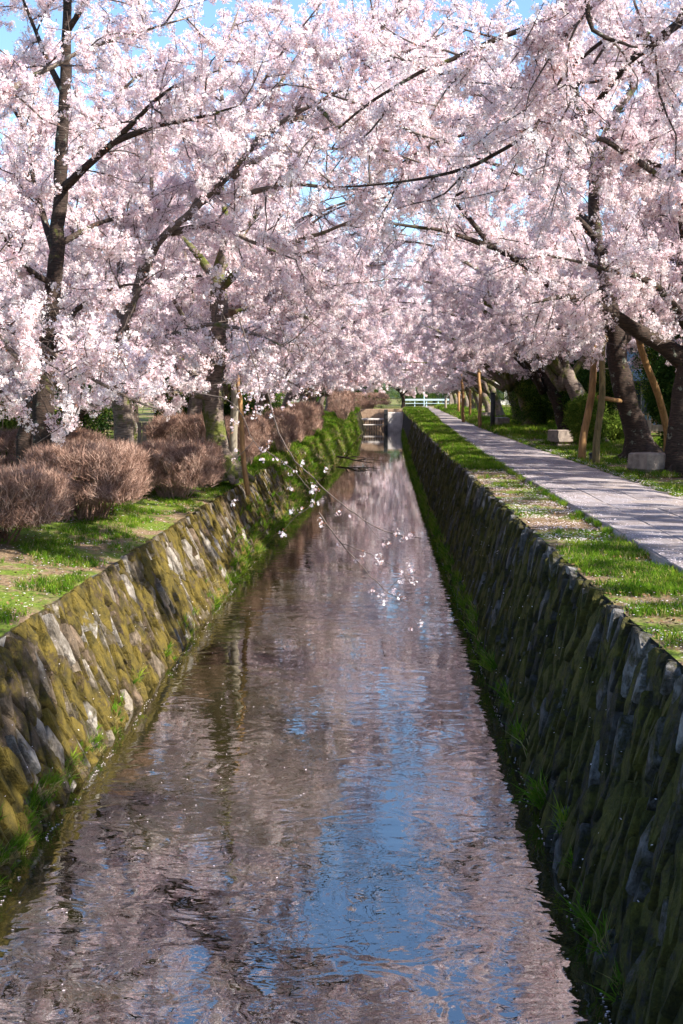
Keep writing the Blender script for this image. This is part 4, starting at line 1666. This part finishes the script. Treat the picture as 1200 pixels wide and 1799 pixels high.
hedge("brown bush above the footbridge at the end of the canal", (-1.3, 117.5, 1.8), (2.2, 1.5, .8), 31, 2200, "bushes at the end of the canal")

root = thing("guard_rail", "pale blue guard rail crossing the far end of the path", "railing", (5.1, 139, ZR), None)
for z, h in ((.80, .20), (.40, .07)):
    mb = MB(); mb.box((0, 0, z), (5.4, .08, h), None, 1, .02); mb.build("rail", M['white_metal'], root)
for x in (-2.6, -1.3, 0, 1.3, 2.6):
    mb = MB(); mb.box((x, .09, .45), (.12, .10, .9), None, 1, .015); mb.build("rail_post", M['white_metal'], root)
p = gpt(796, 132)
root = thing("gate_pillar", "yellowish stone pillar at the right end of the pale rail", "pillar", p)
mb = MB(); mb.box((0, 0, .75), (.9, .6, 1.5), None, .8, .06); mb.build("shaft", M['block'], root)
mb = MB(); mb.box((0, 0, 1.56), (.8, .6, .12), None, 1, .03); mb.build("cap_stone", M['block'], root)
p = gpt(745, 143)
root = thing("road_sign", "small pale sign post behind the guard rail", "sign post", p)
mb = MB(); mb.tube([Vector((0, 0, 0)), Vector((0, 0, 1.2)), Vector((0, 0, 2.4))], .07, 8); mb.build("pole", M['white_metal'], root)
mb = MB(); mb.box((0, -.09, 2.2), (.5, .04, .4)); mb.build("sign_plate", M['white_metal'], root)

# fallen branch in the water at the foot of the left wall
tb = []
rng = np.random.default_rng(77)
Y = 60
P0 = at(590, 803, Y + 2)
P0.z = .25
pts = [Vector((0, 0, 0)), Vector((.5, -1.2, .0)), Vector((1.1, -2.4, -.08)), Vector((1.9, -3.2, -.15))]
tb.append((crom(pts, .3), .06, .02, 6))
for k in range(7):
    q = pts[1 + k % 2]
    e = Vector((rng.uniform(.2, 1.2), rng.uniform(-1.8, .6), rng.uniform(-.05, .25)))
    tb.append((crom([q, q + e * .5 + Vector((0, 0, .06)), q + e], .3), .03, .008, 5))
link("fallen_branch", tubes_mesh("fallen_branch", tb, M['bark_dark']), None, P0, label="dark fallen branch lying in the water under the far left wall", category="branch")

# ------------------------------------------------------------------ houses glimpsed behind
def house(label, loc, size, wallm, rz=0, nwin=4, floors=2, seed=0):
    root = thing("house", label, "house", loc, "houses glimpsed behind the trees", (0, 0, rz))
    w, d, h = size
    mb = MB(); mb.box((0, 0, h / 2), (w, d, h)); mb.build("wall", M[wallm], root)
    mb = MB()
    base = len(mb.v)
    e = .6
    mb.v += [Vector(p) for p in ((-w / 2 - e, -d / 2 - e, h - .1), (w / 2 + e, -d / 2 - e, h - .1), (w / 2 + e, d / 2 + e, h - .1), (-w / 2 - e, d / 2 + e, h - .1),
                                 (-w / 2 - e, -d / 2 - e, h + .05), (w / 2 + e, -d / 2 - e, h + .05), (w / 2 + e, d / 2 + e, h + .05), (-w / 2 - e, d / 2 + e, h + .05),
                                 (-w / 2 + 1.2, 0, h + d * .28), (w / 2 - 1.2, 0, h + d * .28))]
    mb.f += [(3, 2, 1, 0), (0, 1, 5, 4), (1, 2, 6, 5), (2, 3, 7, 6), (3, 0, 4, 7), (4, 5, 9, 8), (6, 7, 8, 9), (5, 6, 9), (7, 4, 8)]
    mb.build("roof", M['roof'], root)
    for fl in range(floors):
        for i in range(nwin):
            x = -w / 2 + (i + .5) * w / nwin
            z = 1.4 + fl * 2.7
            fr = MB()
            for bx, bz, sx, sz in ((0, .62, 1.3, .08), (0, -.62, 1.3, .08), (-.62, 0, .08, 1.16), (.62, 0, .08, 1.16), (0, 0, .05, 1.16)):
                fr.box((x + bx, -d / 2 - .04, z + bz), (sx, .10, sz))
            f_ = fr.build("window", M['dark_metal'], root)
            g = MB(); g.box((x, -d / 2 - .012, z), (1.18, .03, 1.16)); g.build("pane", M['glass'], f_)


house("pale house with grey roof behind the right trees", (19, 62, ZR), (12, 8, 5.6), 'plaster', R(-55))
house("blue clad house behind the leaning trunk", (13.6, 51, ZR), (7, 6, 5.2), 'plaster_blue', R(-20))
house("pale house behind the cherries on the left", (-22, 60, 1.6), (12, 8, 5.4), 'plaster', R(50))
house("bluish house at the far left edge behind the bushes", (-14.5, 36, 1.6), (6, 6, 4.6), 'plaster_blue', R(25))
house("pale far house beyond the end of the path", (16, 160, ZR), (16, 8, 5.6), 'plaster', 0, 6)
house("pale far house beyond the end of the canal", (-12, 170, ZR), (16, 8, 5.6), 'plaster', 0, 6)

# far wooded hill
rng = np.random.default_rng(9)
v, f = [], []
nx, ny = 60, 10
for j in range(ny):
    for i in range(nx):
        x = -500 + 1000 * i / (nx - 1)
        y = 330 + j * 45
        hgt = 26 * math.sin(math.pi * min(1, j / (ny - 3)) * .5) * (1 + .5 * mnoise.noise(Vector((x * .01, y * .01, 2)))) * (.75 + .25 * math.cos(x * .006))
        v.append((x, y, ZR - .3 + hgt + 2 * mnoise.noise(Vector((x * .08, y * .08, 0)))))
for j in range(ny - 1):
    for i in range(nx - 1):
        a = j * nx + i
        f.append((a, a + 1, a + nx + 1, a + nx))
M['hill'] = mat_simple('wooded_hill', (0.03, 0.05, 0.02), (0.09, 0.11, 0.05), .3, 1, .8, 1)
link("hill", mesh_from("hill", v, f, M['hill'], True), kind='structure')

# ------------------------------------------------------------------ grass
rng = np.random.default_rng(31)
P, Rr, Sc = [], [], []


def add_grass(xf, Y0, Y1, dens, thresh, scale, zf, nscale=.9, off=0.0):
    """xf(Y)->(x0,x1)"""
    x0, x1 = xf((Y0 + Y1) / 2)
    n = int((Y1 - Y0) * abs(x1 - x0) * dens)
    for _ in range(n):
        Y = rng.uniform(Y0, Y1)
        a, b_ = xf(Y)
        x = rng.uniform(a, b_)
        g = nz(x, Y, nscale, off)
        if g < thresh + rng.normal() * .08:
            continue
        P.append((x, Y, zf(x, Y)))
        Sc.append(scale * rng.uniform(.6, 1.3) * (1 + Y / 60.0))


zr = lambda x, Y: ZR - .01
# right verge: lush patch close by, thin patches further, then grassy again
add_grass(lambda Y: (xRt(Y) + .03, 2.58), 6.5, 8.8, 260, .10, .9, zr)
add_grass(lambda Y: (xRt(Y) + .05, 2.72), 8.9, 13.2, 800, -.28, .85, zr, 1.3)
add_grass(lambda Y: (xRt(Y) + .02, 2.6), 13.4, 27, 260, .27, .75, zr, 1.6, 2)
add_grass(lambda Y: (xRt(Y) + .02, 2.62 + pc(Y)), 26, 70, 260, -.25, 1.1, zr, .6, 3)
add_grass(lambda Y: (xRt(Y) + .02, 2.62 + pc(Y)), 70, 116, 90, -.5, 1.5, zr, .6, 3)
add_grass(lambda Y: (2.56 + pc(Y), 2.66 + pc(Y)), 13, 60, 500, -.05, .8, lambda x, Y: ZR + .01, 2.0, 6)
add_grass(lambda Y: (4.45 + pc(Y) * .9 - sm(Y, 25, 60, .3, 1), 4.7 + pc(Y) * .9), 12, 60, 300, .0, .8, lambda x, Y: ZR + .03, 2.0, 7)
# beyond the path
zb = lambda x, Y: ZR + .03 + .07 * min(1, max(0, (x - 5) / 3)) + .04 * nz(x, Y, .5, 3)
add_grass(lambda Y: (4.6 + pc(Y) * .9, 9.5), 18, 45, 80, .10, 1.1, zb, .9, 4)
add_grass(lambda Y: (4.2 + pc(Y) * .9, 9.5 + pc(Y)), 45, 130, 32, -.2, 1.6, zb, .5, 4)
# left bank
zl = lambda x, Y: zL(Y) + min(.35, .11 * max(0, xLt(Y) - x)) + .03 * nz(x, Y, 1.1)
add_grass(lambda Y: (xLt(Y) - 2.6, xLt(Y) - .02), 9, 30, 300, .10, .85, zl, 1.1, 5)
add_grass(lambda Y: (xLt(Y) - 2.0, xLt(Y) - .02), 30, 112, 120, -.2, 1.4, zl, .6, 5)
n = len(P)
scatter("grass", "grass", GRASS, P, rand_rot(rng, n, .35), Sc, None, M['grass'], label="short green grass growing in patches on both banks", category="grass", kind='stuff')
print("grass", n)

# clumps on and at the foot of the walls
P, Rr, Sc = [], [], []


def add_clump(Sf, side, Y, t, n, spread, sc):
    for _ in range(n):
        y = Y + rng.normal() * spread
        tt = max(.12, t + rng.normal() * spread * .35)
        p = Sf(y, tt, .02)
        P.append(tuple(p))
        Sc.append(sc * rng.uniform(.6, 1.5))
        Rr.append((rng.normal() * .3, -side * rng.uniform(.2, .8), rng.uniform(-.8, .8)))


for Y, t, n, sp, sc in ((9.0, .22, 26, .25, .5), (9.8, .30, 24, .2, .5), (10.6, .24, 20, .2, .5), (11.4, .22, 16, .2, .45), (12.3, .2, 12, .2, .5), (13.6, .3, 8, .2, .5),
                        (15.5, .3, 8, .3, .5), (8.3, .3, 24, .3, .5), (17.5, .2, 20, .3, .5), (20, .2, 26, .4, .55), (22.5, .22, 50, .5, .6), (24.5, .25, 80, .8, .7), (27, .28, 90, .9, .7),
                        (29.5, .3, 80, 1.0, .8), (33, .3, 90, 1.2, .9), (38, .3, 90, 1.5, .9)):
    add_clump(S_L, -1, Y, t, n, sp, sc)
for _ in range(3200):       # far left wall all grown over
    y = rng.uniform(36, 100)
    tt = rng.uniform(.1, 1) * L_L(y)
    if nz(y, tt, .7, 8) > -.15 - (y > 45) * .3:
        P.append(tuple(S_L(y, tt, .02))); Sc.append(rng.uniform(.6, 1.2)); Rr.append((rng.normal() * .3, .6, rng.uniform(-.8, .8)))
for Y in np.concatenate([np.arange(6.6, 16, .62), np.arange(16, 22, .8)]):
    y = Y + rng.uniform(-.2, .2)
    add_clump(S_R, 1, y, rng.uniform(.18, .38), int(rng.uniform(5, 13)), .07, rng.uniform(.45, .85))
for _ in range(2400):       # grassy ledge at the foot of the right wall further off
    y = rng.uniform(17, 100)
    if nz(y, 0, .8, 9) > -.25:
        P.append(tuple(S_R(y, rng.uniform(.1, .45 + (y > 60) * .2), .03))); Sc.append(rng.uniform(.5, 1.0)); Rr.append((rng.normal() * .3, -.5, rng.uniform(-.8, .8)))
scatter("grass_clumps", "grass_long", GRASS_LONG, P, Rr, Sc, None, M['grass'], label="long grass clumps hanging on the canal walls at the waterline", category="grass", kind='stuff')
print("clumps", len(P))

# ------------------------------------------------------------------ fallen petals
rng = np.random.default_rng(41)
V, F = [], []


def petal(x, y, z, s, tilt=.5):
    a = rng.uniform(0, 6.28)
    d = Vector((math.cos(a), math.sin(a), rng.uniform(-tilt, tilt) * .5)) * s
    e = Vector((-math.sin(a), math.cos(a), rng.uniform(-tilt, tilt) * .5)) * s * .7
    c = Vector((x, y, z + .004 + abs(d.z) + abs(e.z)))
    b_ = len(V)
    V.extend([c - d, c + e, c + d, c - e])
    F.append((b_, b_ + 1, b_ + 2, b_ + 3))


for _ in range(13000):
    Y = 7 + 50 * rng.random() ** 1.7
    x = rng.uniform(xRt(Y) + .02, 6.5 + pc(Y))
    on = 2.6 + pc(Y) < x < 4.5 + pc(Y) * .9
    if nz(x, Y, 1.1, 12) < -.1 and rng.random() < .6:
        continue
    petal(x, Y, ZR + (.084 if on else .02 + (.05 if x > 4.5 + pc(Y) else 0)), rng.uniform(.006, .010) * (1 + Y / 60))
for _ in range(6500):
    Y = rng.uniform(7, 9.5) if rng.random() < .15 else 13 + abs(rng.normal()) * 8
    x = rng.uniform(xRt(Y) + .02, 2.62 + pc(Y))
    if nz(x, Y, 1.7, 15) < rng.uniform(-.3, .25):
        continue
    petal(x, Y, ZR + .02, rng.uniform(.008, .013) * (1 + Y / 60))
for _ in range(3500):       # petals blown against the path edges
    Y = 9 + 45 * rng.random() ** 1.4
    x = (2.62 if rng.random() < .4 else 4.35) + pc(Y) + abs(rng.normal()) * .16
    petal(x, Y, ZR + .085, rng.uniform(.007, .011) * (1 + Y / 60))
for _ in range(6000):
    Y = 9 + 40 * rng.random() ** 1.5
    x = xLt(Y) - 3.2 * rng.random()
    petal(x, Y, zl(x, Y) + .03, rng.uniform(.007, .012) * (1 + Y / 50))
for _ in range(260):
    Y = 6.5 + 14 * rng.random()
    s_ = rng.random() < .5
    p = (S_R if s_ else S_L)(Y, rng.uniform(.1, 1.6) if s_ else rng.uniform(.1, 1.3), .07)
    petal(p.x, p.y, p.z, .008, 1.5)
link("fallen_petals", mesh_from("fallen_petals", V, F, M['petal']), None, label="pale pink petals fallen on path, banks and walls", category="petals", kind='stuff')
V, F = [], []
for _ in range(9000):
    if rng.random() < .5:
        Y = 7 + 30 * rng.random() ** 1.5
        x = rng.uniform(xRt(Y), 2.62 + pc(Y)) if rng.random() < .7 else rng.uniform(4.5, 7)
        petal(x, Y, ZR + .01, rng.uniform(.008, .02), 1.4)
    else:
        Y = 9 + 25 * rng.random() ** 1.3
        x = xLt(Y) - 3.0 * rng.random()
        petal(x, Y, zl(x, Y) + .02, rng.uniform(.008, .022), 1.4)
M['litter'] = mat_leafy('dead_leaf', [(0.2, (0.06, 0.035, 0.02)), (0.5, (0.20, 0.12, 0.06)), (0.8, (0.36, 0.26, 0.16))], .1, 40)
link("leaf_litter", mesh_from("leaf_litter", V, F, M['litter']), None, label="dry brown leaf litter and crumbs lying on the bare soil of both banks", category="leaf litter", kind='stuff')
V, F = [], []
for _ in range(800):       # a thin drift of petals along both waterlines, a few afloat
    Y = 6 + 22 * rng.random() ** 1.3
    r_ = rng.random()
    if nz(Y, 7, 1.3) < -.05 and r_ < .9:
        continue
    if r_ < .45:
        x = xLb(Y) + .07 + abs(rng.normal()) * .02 + .03 * nz(Y, 0, 2.5)
    elif r_ < .9:
        x = xRb(Y) - .03 - abs(rng.normal()) * .02 + .03 * nz(Y, 4, 2.5)
    else:
        x = rng.uniform(xLb(Y) + .2, xRb(Y) - .1)
    petal(x, Y, .0, .009, .1)
for _ in range(450):
    Y = 5 + 25 * rng.random() ** 1.2
    x = rng.uniform(xLb(Y) + .1, xRb(Y) - .1)
    if nz(x, Y, .8, 19) > -.1:
        petal(x, Y, .0, rng.uniform(.008, .012), .1)
link("floating_petals", mesh_from("floating_petals", V, F, M['petal']), None, label="pale petals drifting along both waterlines of the canal", category="petals", kind='stuff')
